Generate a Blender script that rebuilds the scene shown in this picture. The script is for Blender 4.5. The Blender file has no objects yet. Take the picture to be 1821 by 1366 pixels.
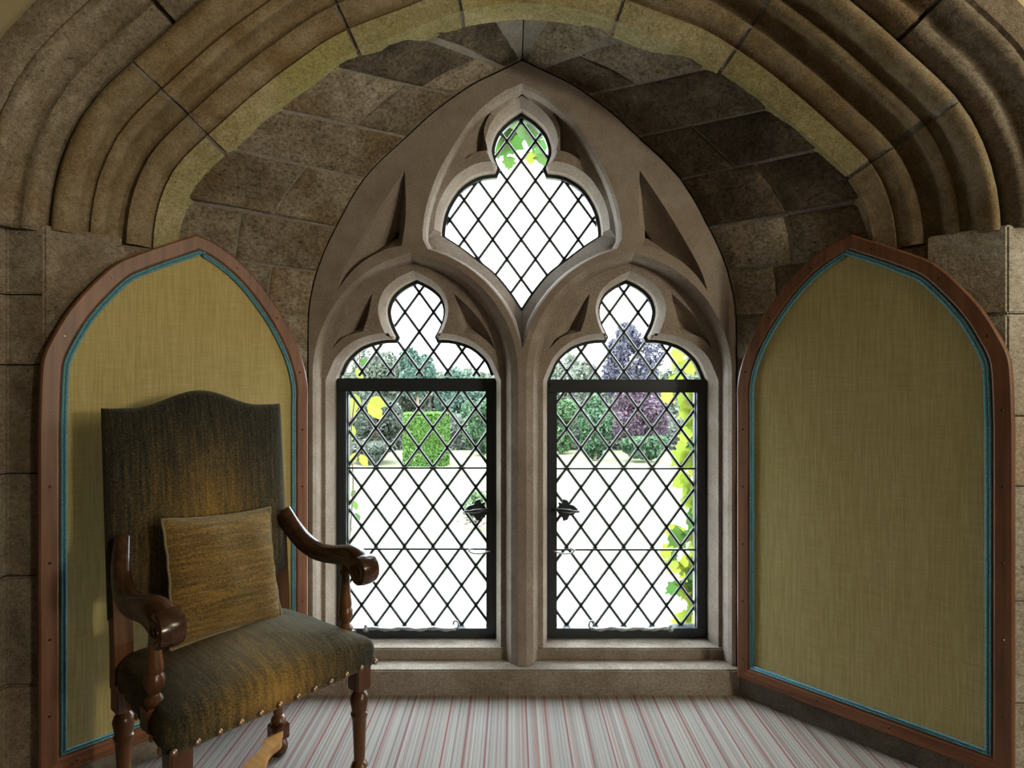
import bpy, bmesh, math, random
from math import pi, sin, cos, sqrt, radians
from mathutils import Vector, Matrix, noise as mnoise
from mathutils.geometry import delaunay_2d_cdt

random.seed(7)
S = bpy.context.scene
COL = S.collection
F, CX, CY, H = 1050.0, 910.5, 683.0, 1.3      # lens in pixels, principal point, eye height

# ------------------------------------------------------------------ camera, sky, sun, room light
cam = bpy.data.cameras.new('camera'); co = bpy.data.objects.new('camera', cam); COL.objects.link(co)
cam.sensor_width = 36; cam.lens = 36*F/1821; cam.clip_start = .02; cam.clip_end = 400
co.location = (0, 0, H); co.rotation_euler = (pi/2, 0, 0); S.camera = co
S.view_settings.view_transform = 'Standard'; S.view_settings.look = 'None'
S.view_settings.gamma = 1; S.view_settings.use_curve_mapping = False
S.view_settings.exposure = 0.33
W = bpy.data.worlds.new('sky'); S.world = W; W.use_nodes = True
bg = W.node_tree.nodes['Background']
bg.inputs[0].default_value = (.84, .93, 1.0, 1); bg.inputs[1].default_value = 15.5

def lamp(name, kind, loc, target, energy, color, size=None, size_y=None):
    l = bpy.data.lights.new(name, kind); l.energy = energy; l.color = color
    o = bpy.data.objects.new(name, l); COL.objects.link(o); o.location = loc
    o.rotation_euler = (Vector(target)-Vector(loc)).to_track_quat('-Z', 'Y').to_euler()
    if kind == 'AREA':
        l.shape = 'RECTANGLE'; l.size = size; l.size_y = size_y or size
    return o
SUN = lamp('sun', 'SUN', (-20, 2, 30), (0, 6, 0), 7.0, (1, .95, .84)); SUN.data.angle = .02
lamp('room_window_light', 'AREA', (7.6, -5.0, 1.95), (-.6, 2, 1.1), 225, (1, .88, .66), .55, .8)
lamp('side_window_light', 'AREA', (2.75, .25, 2.05), (-.6, 1.9, 1.7), 26, (1, .90, .70), .6, .9)

# ------------------------------------------------------------------ helpers
def P(x, y, Y): return Vector(((x-CX)/F*Y, Y, H-(y-CY)/F*Y))

def link(name, me, parent=None, loc=None):
    o = bpy.data.objects.new(name, me); COL.objects.link(o)
    if parent: o.parent = parent
    if loc is not None: o.location = loc
    return o
def empty(name, loc=(0, 0, 0), rz=0, parent=None):
    o = link(name, None, parent, loc); o.rotation_euler = (0, 0, rz); o.empty_display_size = .1
    return o
def tag(o, label=None, cat=None, group=None, kind=None):
    if label: o['label'] = label
    if cat: o['category'] = cat
    if group: o['group'] = group
    if kind: o['kind'] = kind
    return o
def mk(name, vs, fs, mat, parent=None, smooth=False, angle=None):
    me = bpy.data.meshes.new(name); me.from_pydata([tuple(v) for v in vs], [], fs); me.update()
    if mat: me.materials.append(mat)
    if smooth or angle:
        me.polygons.foreach_set('use_smooth', [True]*len(me.polygons))
        if angle:
            try: me.set_sharp_from_angle(angle=radians(angle))
            except Exception: pass
    return link(name, me, parent)
def fix(o):
    bm = bmesh.new(); bm.from_mesh(o.data); bmesh.ops.recalc_face_normals(bm, faces=bm.faces[:]); bm.to_mesh(o.data); bm.free()
    return o
class MB:
    def __init__(s): s.v = []; s.f = []
    def add(s, vs, fs):
        n = len(s.v); s.v += [Vector(v) for v in vs]; s.f += [tuple(i+n for i in f) for f in fs]; return s
    def build(s, name, mat, parent=None, smooth=False, angle=None): return mk(name, s.v, s.f, mat, parent, smooth, angle)
BOXF = [(0, 1, 3, 2), (4, 6, 7, 5), (0, 4, 5, 1), (2, 3, 7, 6), (0, 2, 6, 4), (1, 5, 7, 3)]
def boxv(a, b):
    return [Vector((x, y, z)) for x in (a[0], b[0]) for y in (a[1], b[1]) for z in (a[2], b[2])]
def box(name, a, b, mat, parent=None, bevel=0):
    me = bpy.data.meshes.new(name); bm = bmesh.new()
    vs = [bm.verts.new(v) for v in boxv(a, b)]
    for f in BOXF: bm.faces.new([vs[i] for i in f])
    if bevel: bmesh.ops.bevel(bm, geom=bm.edges[:], offset=bevel, segments=2, affect='EDGES', clamp_overlap=True)
    bmesh.ops.recalc_face_normals(bm, faces=bm.faces[:]); bm.to_mesh(me); bm.free(); me.materials.append(mat)
    return link(name, me, parent)
def lathe(prof, c, n=16, axis=None):
    """prof: [(r, z)] ; returns verts, faces about vertical axis through c (x,y)"""
    vs, fs = [], []
    for r, z in prof:
        for k in range(n):
            a = 2*pi*k/n; vs.append((c[0]+r*cos(a), c[1]+r*sin(a), z))
    for i in range(len(prof)-1):
        for k in range(n):
            fs.append((i*n+k, i*n+(k+1) % n, (i+1)*n+(k+1) % n, (i+1)*n+k))
    fs.append(tuple(range(n-1, -1, -1))); fs.append(tuple((len(prof)-1)*n+k for k in range(n)))
    return vs, fs
def cr(pts, n, closed=False):
    """Catmull-Rom through pts, n samples per span"""
    pts = [Vector(p) for p in pts]; out = []
    N = len(pts)
    for i in range(N if closed else N-1):
        if closed: p0, p1, p2, p3 = pts[i-1], pts[i], pts[(i+1) % N], pts[(i+2) % N]
        else:
            p1, p2 = pts[i], pts[i+1]
            p0 = pts[i-1] if i else p1*2-p2
            p3 = pts[i+2] if i+2 < N else p2*2-p1
        for k in range(n):
            t = k/n
            out.append(.5*((2*p1)+(p2-p0)*t+(2*p0-5*p1+4*p2-p3)*t*t+(3*p1-p0-3*p2+p3)*t**3))
    if not closed: out.append(pts[-1].copy())
    return out
def tube(path, rad, n=8, cap=True):
    path = [Vector(p) for p in path]; vs, fs = [], []
    up = Vector((0, 0, 1)); prev = None
    for i, p in enumerate(path):
        t = (path[min(i+1, len(path)-1)]-path[max(i-1, 0)]).normalized()
        a = prev if prev is not None else (Vector((1, 0, 0)) if abs(t.z) > .9 else up)
        b = t.cross(a).normalized(); a = b.cross(t).normalized(); prev = a
        r = rad[i] if isinstance(rad, (list, tuple)) else rad
        for k in range(n):
            q = 2*pi*k/n; vs.append(p+a*(r*cos(q))+b*(r*sin(q)))
    for i in range(len(path)-1):
        for k in range(n): fs.append((i*n+k, i*n+(k+1) % n, (i+1)*n+(k+1) % n, (i+1)*n+k))
    if cap: fs += [tuple(range(n-1, -1, -1)), tuple((len(path)-1)*n+k for k in range(n))]
    return vs, fs
def inpoly(p, poly):
    x, y = p[0], p[1]; c = False; j = len(poly)-1
    for i in range(len(poly)):
        xi, yi = poly[i][0], poly[i][1]; xj, yj = poly[j][0], poly[j][1]
        if (yi > y) != (yj > y) and x < (xj-xi)*(y-yi)/(yj-yi)+xi: c = not c
        j = i
    return c
def area2(poly): return sum(poly[i-1][0]*poly[i][1]-poly[i][0]*poly[i-1][1] for i in range(len(poly)))/2
def offset(poly, d):
    """grow (d>0) a closed 2-D contour; miter limited"""
    poly = [Vector((p[0], p[1])) for p in poly]
    sg = 1 if area2(poly) > 0 else -1; out = []
    for i in range(len(poly)):
        p0, p1, p2 = poly[i-1], poly[i], poly[(i+1) % len(poly)]
        t1 = (p1-p0).normalized(); t2 = (p2-p1).normalized()
        n1 = Vector((t1.y, -t1.x))*sg; n2 = Vector((t2.y, -t2.x))*sg
        b = (n1+n2); L = b.length
        if L < 1e-4: out.append(p1+n1*d); continue
        b /= L; m = min(1/max(b.dot(n1), .35), 2.2)
        out.append(p1+b*d*m)
    return out
def region(mb, loops, sub=0):
    """fill between loops[0] (outer) and the others; each loop = (pts2d, depthY)"""
    pts, edges, dep = [], [], []
    for lp, Y in loops:
        n0 = len(pts)
        for p in lp: pts.append(Vector((p[0], p[1]))); dep.append(Y)
        n = len(lp)
        edges += [(n0+i, n0+(i+1) % n) for i in range(n)]
    vc, _, fc, ov, _, _ = delaunay_2d_cdt(pts, edges, [], 0, 1e-6)
    dd = [dep[o[0]] if o else loops[0][1] for o in ov]
    keep = []
    for f in fc:
        c = sum((vc[i] for i in f), Vector((0, 0)))/len(f)
        if inpoly(c, loops[0][0]) and not any(inpoly(c, l[0]) for l in loops[1:]): keep.append(tuple(f))
    mb.add([(v.x, dd[i], v.y) for i, v in enumerate(vc)], keep)
def wallstrip(mb, loop, Y0, Y1):
    n = len(loop)
    mb.add([(p[0], Y0, p[1]) for p in loop]+[(p[0], Y1, p[1]) for p in loop],
           [(i, (i+1) % n, n+(i+1) % n, n+i) for i in range(n)])

def band(mb, lpA, YA, lpB, YB_, closed=True):
    """sloped strip between two contours that share their point order"""
    n = len(lpA)
    mb.add([(p[0], YA, p[1]) for p in lpA]+[(p[0], YB_, p[1]) for p in lpB], [(i, (i+1) % n, n+(i+1) % n, n+i) for i in range(n)])

# ------------------------------------------------------------------ materials
class Nd:
    def __init__(s, name):
        s.m = bpy.data.materials.new(name); s.m.use_nodes = True; s.t = s.m.node_tree
        s.b = s.t.nodes['Principled BSDF']; s.out = s.t.nodes['Material Output']
        s.co = s.t.nodes.new('ShaderNodeTexCoord')
    def n(s, k): return s.t.nodes.new(k)
    def l(s, a, b): s.t.links.new(a, b)
    def set(s, sock, v):
        if hasattr(v, 'links') or isinstance(v, bpy.types.NodeSocket): s.l(v, sock)
        else:
            if isinstance(v, (tuple, list)) and len(v) == 3 and sock.type == 'RGBA': v = (*v, 1)
            sock.default_value = v
    def vec(s, scale=(1, 1, 1), src='Object'):
        m = s.n('ShaderNodeMapping'); m.inputs['Scale'].default_value = scale; s.l(s.co.outputs[src], m.inputs[0]); return m.outputs[0]
    def noise(s, vec, scale, detail=4, rough=.55, dist=0):
        x = s.n('ShaderNodeTexNoise'); s.l(vec, x.inputs['Vector']); x.inputs['Scale'].default_value = scale
        x.inputs['Detail'].default_value = detail; x.inputs['Roughness'].default_value = rough
        x.inputs['Distortion'].default_value = dist; return x.outputs['Fac']
    def vor(s, vec, scale, feat='F1'):
        x = s.n('ShaderNodeTexVoronoi'); x.feature = feat; s.l(vec, x.inputs['Vector']); x.inputs['Scale'].default_value = scale; return x.outputs['Distance']
    def ramp(s, fac, stops, interp='LINEAR'):
        r = s.n('ShaderNodeValToRGB'); r.color_ramp.interpolation = interp; e = r.color_ramp.elements
        while len(e) < len(stops): e.new(.5)
        for el, (p, c) in zip(e, stops):
            el.position = p; el.color = (*c, 1) if not isinstance(c, (int, float)) else (c, c, c, 1)
        s.set(r.inputs[0], fac); return r.outputs[0]
    def mix(s, fac, a, b, mode='MIX'):
        x = s.n('ShaderNodeMix'); x.data_type = 'RGBA'; x.blend_type = mode
        s.set(x.inputs[0], fac); s.set(x.inputs[6], a); s.set(x.inputs[7], b); return x.outputs[2]
    def math(s, op, a, b=0.0, c=None, clamp=False):
        x = s.n('ShaderNodeMath'); x.operation = op; x.use_clamp = clamp; s.set(x.inputs[0], a); s.set(x.inputs[1], b)
        if c is not None: s.set(x.inputs[2], c)
        return x.outputs[0]
    def rnd(s): return s.n('ShaderNodeObjectInfo').outputs['Random']
    def sep(s, v):
        x = s.n('ShaderNodeSeparateXYZ'); s.l(v, x.inputs[0]); return x.outputs
    def bump(s, h, strength=.5, dist=.01):
        x = s.n('ShaderNodeBump'); x.inputs['Strength'].default_value = strength; x.inputs['Distance'].default_value = dist
        s.l(h, x.inputs['Height']); s.l(x.outputs[0], s.b.inputs['Normal'])
    def done(s, col=None, rough=.8, spec=None, **kw):
        if col is not None: s.set(s.b.inputs['Base Color'], col)
        s.set(s.b.inputs['Roughness'], rough)
        if spec is not None: s.b.inputs['Specular IOR Level'].default_value = spec
        return s.m

def stone_mat(name, pal, pits=.5, bump=.5, blot=None, vary=.5, tint=None):
    k = Nd(name); v = k.vec()
    r = k.rnd()
    av = k.n('ShaderNodeVectorMath'); av.operation = 'ADD'; k.l(v, av.inputs[0])
    cb = k.n('ShaderNodeCombineXYZ'); k.l(k.math('MULTIPLY', r, 37.0), cb.inputs[0]); k.l(cb.outputs[0], av.inputs[1]); vv = av.outputs[0]
    big = k.noise(vv, 3.2, 5, .6, .6); mid = k.noise(vv, 16, 6, .65); fine = k.noise(vv, 120, 3, .6)
    col = k.ramp(k.mix(.45, big, mid), [(.30, pal[0]), (.45, pal[1]), (.56, pal[2]), (.72, pal[3])])
    if blot:
        col = k.mix(k.ramp(k.noise(vv, 2.3, 4, .6, .3), [(.52, 0.), (.66, .8)]), col, blot)
    tone = k.math('MULTIPLY_ADD', r, vary, 1-vary*.5)
    tn = k.n('ShaderNodeCombineXYZ')
    for i in range(3): k.l(tone, tn.inputs[i])
    col = k.mix(1, col, tn.outputs[0], 'MULTIPLY')
    col = k.mix(k.math('MULTIPLY', fine, .5), col, (.03, .025, .018), 'MIX') if pits else col
    pv = k.vor(k.vec((1, 1, 1.6)), 34); pm = k.math('MULTIPLY', k.ramp(pv, [(.10, 1.), (.2, 0.)]), k.ramp(k.noise(vv, 9, 3), [(.5, 0.), (.62, pits)]))
    col = k.mix(pm, col, (.022, .018, .013))
    grit = k.noise(vv, 300, 2, .7); spk = k.noise(k.vec((1, 1, 1.4)), 62, 4, .75)
    col = k.mix(1, col, k.ramp(grit, [(.30, .62), (.5, 1.), (.70, 1.45)]), 'MULTIPLY')
    col = k.mix(1, col, k.ramp(spk, [(.34, 1-pits*.62), (.50, 1.), (.68, 1+pits*.45)]), 'MULTIPLY')
    h = k.math('ADD', k.math('MULTIPLY', spk, .5), k.math('MULTIPLY', mid, .8))
    h = k.math('ADD', h, k.math('MULTIPLY', mid, .2), k.math('MULTIPLY', fine, .35)); h = k.math('SUBTRACT', h, k.math('MULTIPLY', pm, .6))
    k.bump(h, bump, .012)
    return k.done(col, .92, .15)

M = {}
M['ashlar'] = stone_mat('rough_ashlar', [(.105, .078, .048), (.20, .160, .108), (.29, .245, .18), (.37, .33, .26)], .9, .55, (.17, .112, .055), .55)
M['dark_ashlar'] = stone_mat('weathered_dark_ashlar', [(.03, .023, .016), (.085, .066, .045), (.14, .112, .078), (.22, .185, .135)], .9, .55, (.055, .04, .026), .5)
M['arch'] = stone_mat('arch_stone', [(.14, .096, .046), (.25, .185, .10), (.32, .25, .15), (.40, .335, .23)], .35, .45, (.20, .128, .05), .35)
M['outer'] = stone_mat('outer_arch_stone', [(.13, .10, .066), (.22, .178, .122), (.29, .24, .175), (.40, .35, .28)], .5, .55, (.22, .148, .07), .4)
M['pier'] = stone_mat('pier_stone', [(.14, .11, .08), (.24, .20, .15), (.32, .275, .21), (.40, .36, .30)], .5, .5, (.16, .115, .07), .4)
M['chamfer'] = stone_mat('lichened_chamfer_stone', [(.25, .20, .09), (.37, .315, .15), (.45, .395, .22), (.54, .49, .33)], .45, .5, (.34, .31, .11), .3)
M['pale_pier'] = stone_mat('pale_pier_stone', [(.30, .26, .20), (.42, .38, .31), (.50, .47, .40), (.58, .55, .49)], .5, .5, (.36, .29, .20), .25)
M['mortar'] = stone_mat('lime_mortar', [(.15, .13, .10), (.22, .195, .16), (.28, .25, .21), (.34, .31, .27)], .2, .6, None, .1)
M['darkgap'] = stone_mat('dark_joint_mortar', [(.05, .04, .03), (.09, .075, .055), (.13, .11, .085), (.18, .155, .12)], .2, .6, None, .1)  # darker mortar tone for the joints of the outer arch
M['dressed'] = stone_mat('dressed_window_stone', [(.225, .175, .135), (.28, .228, .185), (.325, .275, .23), (.37, .325, .28)], .06, .16, (.25, .20, .165), .06)
M['sill'] = stone_mat('sill_stone', [(.22, .18, .14), (.29, .245, .20), (.34, .30, .255), (.40, .365, .32)], .25, .4, (.22, .18, .14), .1)

k = Nd('room_plaster'); v = k.vec()
k.bump(k.noise(v, 30, 4), .12, .01); M['plaster'] = k.done(k.mix(k.noise(v, 2, 3), (.45, .38, .22), (.52, .45, .28)), .85)

k = Nd('dark_unseen_walls'); M['darkened'] = k.done(k.mix(k.noise(k.vec((14, 14, 1.2)), 1, 4), (.07, .04, .02), (.15, .09, .045)), .5)  # made-up dark finish on the unseen room walls, cuts bounced light
k = Nd('striped_carpet'); sx = k.sep(k.vec())
def stripe(w, off):
    q = k.math('FLOOR', k.math('MULTIPLY_ADD', sx[0], 1/w, off)); wn = k.n('ShaderNodeTexWhiteNoise'); wn.noise_dimensions = '1D'
    k.l(q, wn.inputs['W']); return wn.outputs['Value']
a = k.ramp(stripe(.0062, 71.3), [(0, (.50, .46, .43)), (.26, (.36, .34, .345)), (.44, (.58, .56, .53)), (.66, (.40, .22, .21)), (.74, (.46, .42, .39)), (.86, (.22, .19, .195)), (.93, (.44, .30, .28))], 'CONSTANT')
b_ = k.ramp(stripe(.022, 13.7), [(0, (.48, .47, .43)), (.3, (.40, .40, .39)), (.55, (.54, .52, .48)), (.82, (.42, .29, .27))], 'CONSTANT')
col = k.mix(.42, a, b_)
fr_ = k.math('FRACT', k.math('MULTIPLY_ADD', sx[0], 1/.0755, 50.3)); red = k.math('LESS_THAN', fr_, .085)
fr2 = k.math('FRACT', k.math('MULTIPLY_ADD', sx[0], 1/.0137, 50.1)); dk_ = k.math('MULTIPLY', k.math('LESS_THAN', fr2, .16), .55)
col = k.mix(dk_, col, (.20, .15, .15)); col = k.mix(k.math('MULTIPLY', red, .85), col, (.33, .095, .115))
fz = k.noise(k.vec((1, 1, 1)), 420, 2); col = k.mix(k.math('MULTIPLY', fz, .85), col, (.10, .088, .078))
k.bump(fz, .8, .004); M['carpet'] = k.done(col, .98, .05)

k = Nd('olive_woven_fabric'); w1 = k.noise(k.vec((240, 240, 9)), 1, 3); w2 = k.noise(k.vec((10, 10, 260)), 1, 3); w3 = k.noise(k.vec(), 2.2, 3)
wv = k.math('MULTIPLY_ADD', w1, .62, k.math('MULTIPLY', w2, .38))
col = k.ramp(wv, [(.30, (.28, .215, .070)), (.5, (.375, .305, .118)), (.70, (.47, .40, .195))])
col = k.mix(k.math('MULTIPLY', w3, .25), col, (.30, .235, .06)); k.bump(wv, .3, .002); M['fabric'] = k.done(col, .75, .25)
k.b.inputs['Sheen Weight'].default_value = .75; k.b.inputs['Sheen Roughness'].default_value = .5; k.b.inputs['Sheen Tint'].default_value = (1, .92, .66, 1)

k = Nd('blue_braid'); M['braid'] = k.done(k.ramp(k.noise(k.vec(), 300, 2), [(.35, (.035, .13, .17)), (.65, (.10, .28, .33))]), .7)

def wood(name, c0, c1, c2, axis, rough=.35, sc=1.0):
    k = Nd(name); s = [38*sc]*3; s[axis] = 2.2*sc
    g = k.noise(k.vec(tuple(s)), 1, 5, .6, .5); g2 = k.noise(k.vec(), 4, 3)
    col = k.ramp(k.mix(.3, g, g2), [(.32, c0), (.5, c1), (.68, c2)])
    k.bump(g, .12, .003); M[name] = k.done(col, rough, .45); return k
wood('frame_wood', (.085, .032, .014), (.155, .062, .027), (.22, .098, .043), 2, .45)
wood('frame_wood_rail', (.095, .032, .012), (.20, .076, .028), (.28, .12, .046), 0, .45)
wood('dark_wood', (.022, .008, .004), (.062, .022, .010), (.12, .045, .018), 2, .22)
wood('arm_wood', (.020, .009, .005), (.046, .019, .010), (.085, .036, .018), 1, .2)
wood('honey_wood', (.19, .085, .022), (.33, .165, .052), (.45, .25, .09), 1, .35)
wood('mid_wood', (.035, .014, .006), (.085, .035, .013), (.15, .066, .025), 2, .28)

def tweed(name, sc, mask):
    k = Nd(name); st = k.noise(k.vec(sc), 1, 3, .6); wv = k.noise(k.vec((330, 330, 330)), 1, 2, .7)
    xyz = k.sep(k.vec())
    if mask: # gold strongest at the centre, darker towards the edges
        cx = k.math('SUBTRACT', 1.0, k.math('MULTIPLY', k.math('ABSOLUTE', k.math('ADD', xyz[0], mask[0])), mask[1]), clamp=True)
        cz = k.math('SUBTRACT', 1.0, k.math('MULTIPLY', k.math('ABSOLUTE', k.math('SUBTRACT', xyz[2], mask[2])), mask[3]), clamp=True)
        mk_ = k.math('MULTIPLY', cx, cz)
    else: mk_ = .55
    w2 = k.noise(k.vec((150, 150, 150)), 1, 2, .6)
    g = k.math('ADD', k.math('MULTIPLY', st, .62), k.math('MULTIPLY', mk_, .62 if mask else .74))
    g = k.math('ADD', g, k.math('MULTIPLY_ADD', wv, .85, -.42)); g = k.math('ADD', g, k.math('MULTIPLY_ADD', w2, .4, -.2))
    col = k.ramp(g, [(.16, (.008, .008, .006)), (.42, (.036, .033, .022)), (.68, (.135, .092, .034)), (.98, (.36, .215, .058))])
    k.bump(wv, .9, .004); k.b.inputs['Sheen Weight'].default_value = .22; k.b.inputs['Sheen Roughness'].default_value = .35
    k.b.inputs['Sheen Tint'].default_value = (.85, .82, .66, 1)
    M[name] = k.done(col, .95, .1)
tweed('back_tweed', (120, 12, 7), (.0, 3.4, .80, 2.2))
tweed('seat_tweed', (120, 7, 12), (.03, 3.2, .48, 5.0))
tweed('cushion_tweed', (9, 14, 120), None)
k = Nd('dark_velvet'); M['velvet'] = k.done((.012, .011, .009), .9)
k = Nd('piping_cord'); M['piping'] = k.done(k.mix(k.noise(k.vec(), 200, 2), (.12, .10, .055), (.24, .20, .12)), .9)
k = Nd('brass_nail'); k.b.inputs['Metallic'].default_value = .85; M['nail'] = k.done((.30, .20, .14), .32)
k = Nd('black_iron'); M['iron'] = k.done(k.mix(k.noise(k.vec(), 25, 4), (.010, .014, .018), (.024, .032, .038)), .42, .5)
k = Nd('grey_lead'); M['lead'] = k.done(k.mix(k.noise(k.vec(), 40, 3), (.020, .025, .026), (.045, .05, .05)), .5, .4)
k = Nd('pewter_iron'); k.b.inputs['Metallic'].default_value = .5; M['pewter'] = k.done(k.mix(k.noise(k.vec(), 60, 3), (.16, .20, .22), (.50, .54, .55)), .4)

def glass(name):
    k = Nd(name); tr = k.n('ShaderNodeBsdfTransparent'); tr.inputs[0].default_value = (.96, .985, .975, 1)
    gl = k.n('ShaderNodeBsdfGlossy'); gl.inputs['Roughness'].default_value = .03
    fr = k.n('ShaderNodeFresnel'); fr.inputs[0].default_value = 1.45
    bp = k.n('ShaderNodeBump'); bp.inputs['Strength'].default_value = .12; bp.inputs['Distance'].default_value = .01
    k.l(k.noise(k.vec(), 14, 2), bp.inputs['Height']); k.l(bp.outputs[0], gl.inputs['Normal'])
    mx = k.n('ShaderNodeMixShader'); k.l(fr.outputs[0], mx.inputs[0]); k.l(tr.outputs[0], mx.inputs[1]); k.l(gl.outputs[0], mx.inputs[2])
    k.l(mx.outputs[0], k.out.inputs[0]); M[name] = k.m
glass('pane_glass')

def leafmat(name, c0, c1, c2, trans=.4, sc=6):
    c0, c1, c2 = [tuple(x*.62 for x in c) for c in (c0, c1, c2)]
    k = Nd(name); g = k.mix(.5, k.noise(k.vec(), sc, 4), k.rnd())
    geo = k.n('ShaderNodeNewGeometry'); g = k.mix(.45, g, geo.outputs['Random Per Island'])
    col = k.ramp(g, [(.25, c0), (.5, c1), (.75, c2)]); k.done(col, .6, .25)
    tl = k.n('ShaderNodeBsdfTranslucent'); k.l(col, tl.inputs[0]); mx = k.n('ShaderNodeMixShader'); mx.inputs[0].default_value = trans
    k.l(k.b.outputs[0], mx.inputs[1]); k.l(tl.outputs[0], mx.inputs[2]); k.l(mx.outputs[0], k.out.inputs[0]); M[name] = k.m
leafmat('leaf_yew', (.03, .09, .012), (.055, .14, .02), (.10, .20, .03), .25)
leafmat('leaf_green', (.05, .11, .05), (.09, .17, .075), (.15, .25, .11))
leafmat('leaf_deep', (.03, .075, .04), (.055, .115, .06), (.10, .18, .085))
leafmat('leaf_teal', (.05, .095, .075), (.08, .145, .11), (.13, .20, .15))
leafmat('leaf_hazed', (.085, .105, .075), (.13, .155, .11), (.20, .215, .175))  # distant haze and glare are put into these washed-out leaf colours
leafmat('leaf_purple', (.055, .035, .06), (.10, .065, .10), (.17, .11, .14))
leafmat('leaf_plum', (.05, .05, .075), (.085, .08, .115), (.14, .13, .17))
leafmat('leaf_grey', (.05, .065, .05), (.10, .12, .095), (.17, .19, .155))
leafmat('leaf_vine', (.16, .27, .03), (.27, .36, .045), (.38, .40, .05), .45)
leafmat('leaf_vine_green', (.035, .10, .02), (.06, .15, .03), (.11, .21, .04), .45)
leafmat('leaf_red', (.22, .05, .03), (.32, .09, .05), (.40, .20, .05), .4)
leafmat('petal_pink', (.42, .20, .22), (.55, .32, .33), (.62, .42, .42), .3)
k = Nd('bark'); M['bark'] = k.done(k.mix(k.noise(k.vec((20, 20, 3)), 1, 4), (.06, .045, .03), (.15, .115, .08)), .9)
k = Nd('lawn_grass'); M['lawn'] = k.done(k.mix(k.noise(k.vec(), .35, 4), (.085, .098, .050), (.135, .135, .085)), .95, .1)
k = Nd('gravel'); M['gravel'] = k.done(k.mix(k.noise(k.vec(), 60, 3), (.40, .38, .33), (.56, .54, .49)), .95, .1)
k = Nd('kerb'); M['kerb'] = k.done((.14, .14, .12), .9)

# ------------------------------------------------------------------ window geometry
XC = .0435                   # centre line of the alcove
YF, YT, YS, YG = 2.50, 2.575, 2.635, 2.69    # front plane, tracery plane, chamfer end, glass plane
def sym(half, Y, cx=0.0):
    """half: [(dx_px, y_px)] from the apex down the right side -> right half list of (x,z) in metres"""
    return [(cx+dx/F*Y, H-(y-CY)/F*Y) for dx, y in half]
def mirrored(half_xz, cx):
    """closed contour from a half list ordered apex->bottom (x relative to 0), mirrored about 0 then shifted"""
    r = [(cx+x, z) for x, z in half_xz]; l = [(cx-x, z) for x, z in reversed(half_xz) if x > 1e-6]
    return r+l
def smooth_half(segs, n=6):
    """segs: list of polylines (each smooth); corners between them stay sharp"""
    out = []
    for s in segs:
        c = cr([Vector((p[0], p[1])) for p in s], n) if len(s) > 2 else [Vector(p) for p in s]
        if out and (out[-1]-c[0]).length < 1e-5: c = c[1:]
        out += c
    return [(p.x, p.y) for p in out]
# outer boundary of the dressed window stone
O_half = smooth_half([sym([(0, 108), (41, 128), (91, 153), (152, 196), (203, 242), (261, 296), (295, 340), (329, 402), (352, 450), (369, 500), (378, 550), (380, 600)], YF),
                      sym([(380, 600), (380, 1232)], YF)], 4)
O_half = O_half[:-1]+[(O_half[-1][0], 0.0)]
ZB0, ZB1 = .104, .152
# cusped head of one light (glass line)
G_half = smooth_half([sym([(0, 503), (21.5, 513.8), (39.2, 529.2), (46.9, 547.6), (47.2, 563), (41.7, 581.5), (32.6, 600)], YG),
                      sym([(32.6, 600), (36.5, 608.5)], YG),
                      sym([(36.5, 608.5), (55, 609), (77, 613.5), (99, 623), (120.7, 643), (132.5, 667.5)], YG),
                      sym([(132.5, 667.5), (135, 690)], YG)], 4)
U_half = smooth_half([sym([(0, 207), (22, 222), (40, 241.7), (48, 262), (48.7, 276), (45, 291), (39, 302)], YG),
                      sym([(39, 302), (44, 315)], YG),
                      sym([(44, 315), (75, 320), (103, 337), (121, 361), (132, 385), (136.5, 408.6), (137, 422)], YG),
                      sym([(137, 422), (108, 441), (77.5, 464), (47, 488), (19.5, 521), (0, 550)], YG)], 4)
JW = 141/F*YG                # jamb half width at the glass
def light_C3(cx):
    c = offset(mirrored(G_half, 0), .010)
    n = len(c)//2
    pts = [(p.x, p.y) for p in c]
    zmin = H-(667-CY)/F*YG
    pts = [(max(-JW, min(JW, x)), z) for x, z in pts if z > zmin-.02]
    # split into right run (apex -> down) and left run
    r = [p for p in pts if p[0] >= 0]; l = [p for p in pts if p[0] < 0]
    r = r+[(JW, zmin-.03), (JW, ZB1)]; l = [(-JW, ZB1), (-JW, zmin-.03)]+l
    return [(cx+x, z) for x, z in r+l]
LC = (XC-.4745, XC+.4745)
ZS = 1.338
def arch(cx, a, b, za, zb, zs=ZS, n=14):
    """pointed arch contour, left half-width a, right half-width b"""
    h = za-zs; out = []
    Rb = (b*b+h*h)/(2*b); Ra = (a*a+h*h)/(2*a)
    for i in range(n+1):
        z = za-h*(1-cos(pi/2*i/n))if False else za-h*i/n
        out.append((cx+b-(Rb-sqrt(max(Rb*Rb-(z-zs)**2, 0))), z))
    out.append((cx+b, zb)); out.append((cx-a, zb))
    for i in range(n, 0, -1):
        z = za-h*i/n
        out.append((cx-(a-(Ra-sqrt(max(Ra*Ra-(z-zs)**2, 0)))), z))
    return out
c0, c1, c2, c3 = [], [], [], []
for i, cx in enumerate(LC):
    aj, am = .413, .4575
    A, B = (aj, am) if i == 0 else (am, aj)
    c0.append(arch(cx, A, B, 1.857, ZB0))
    A, B = (.397, .402) if i == 0 else (.402, .397)
    c1.append(arch(cx, A, B, 1.828, ZB0))
    g = light_C3(cx); c3.append(g)
    o = offset(g, .021); o = [(p.x, p.y if p.y > ZB1+.05 else ZB1-.003) for p in o]; c2.append(o)
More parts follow.
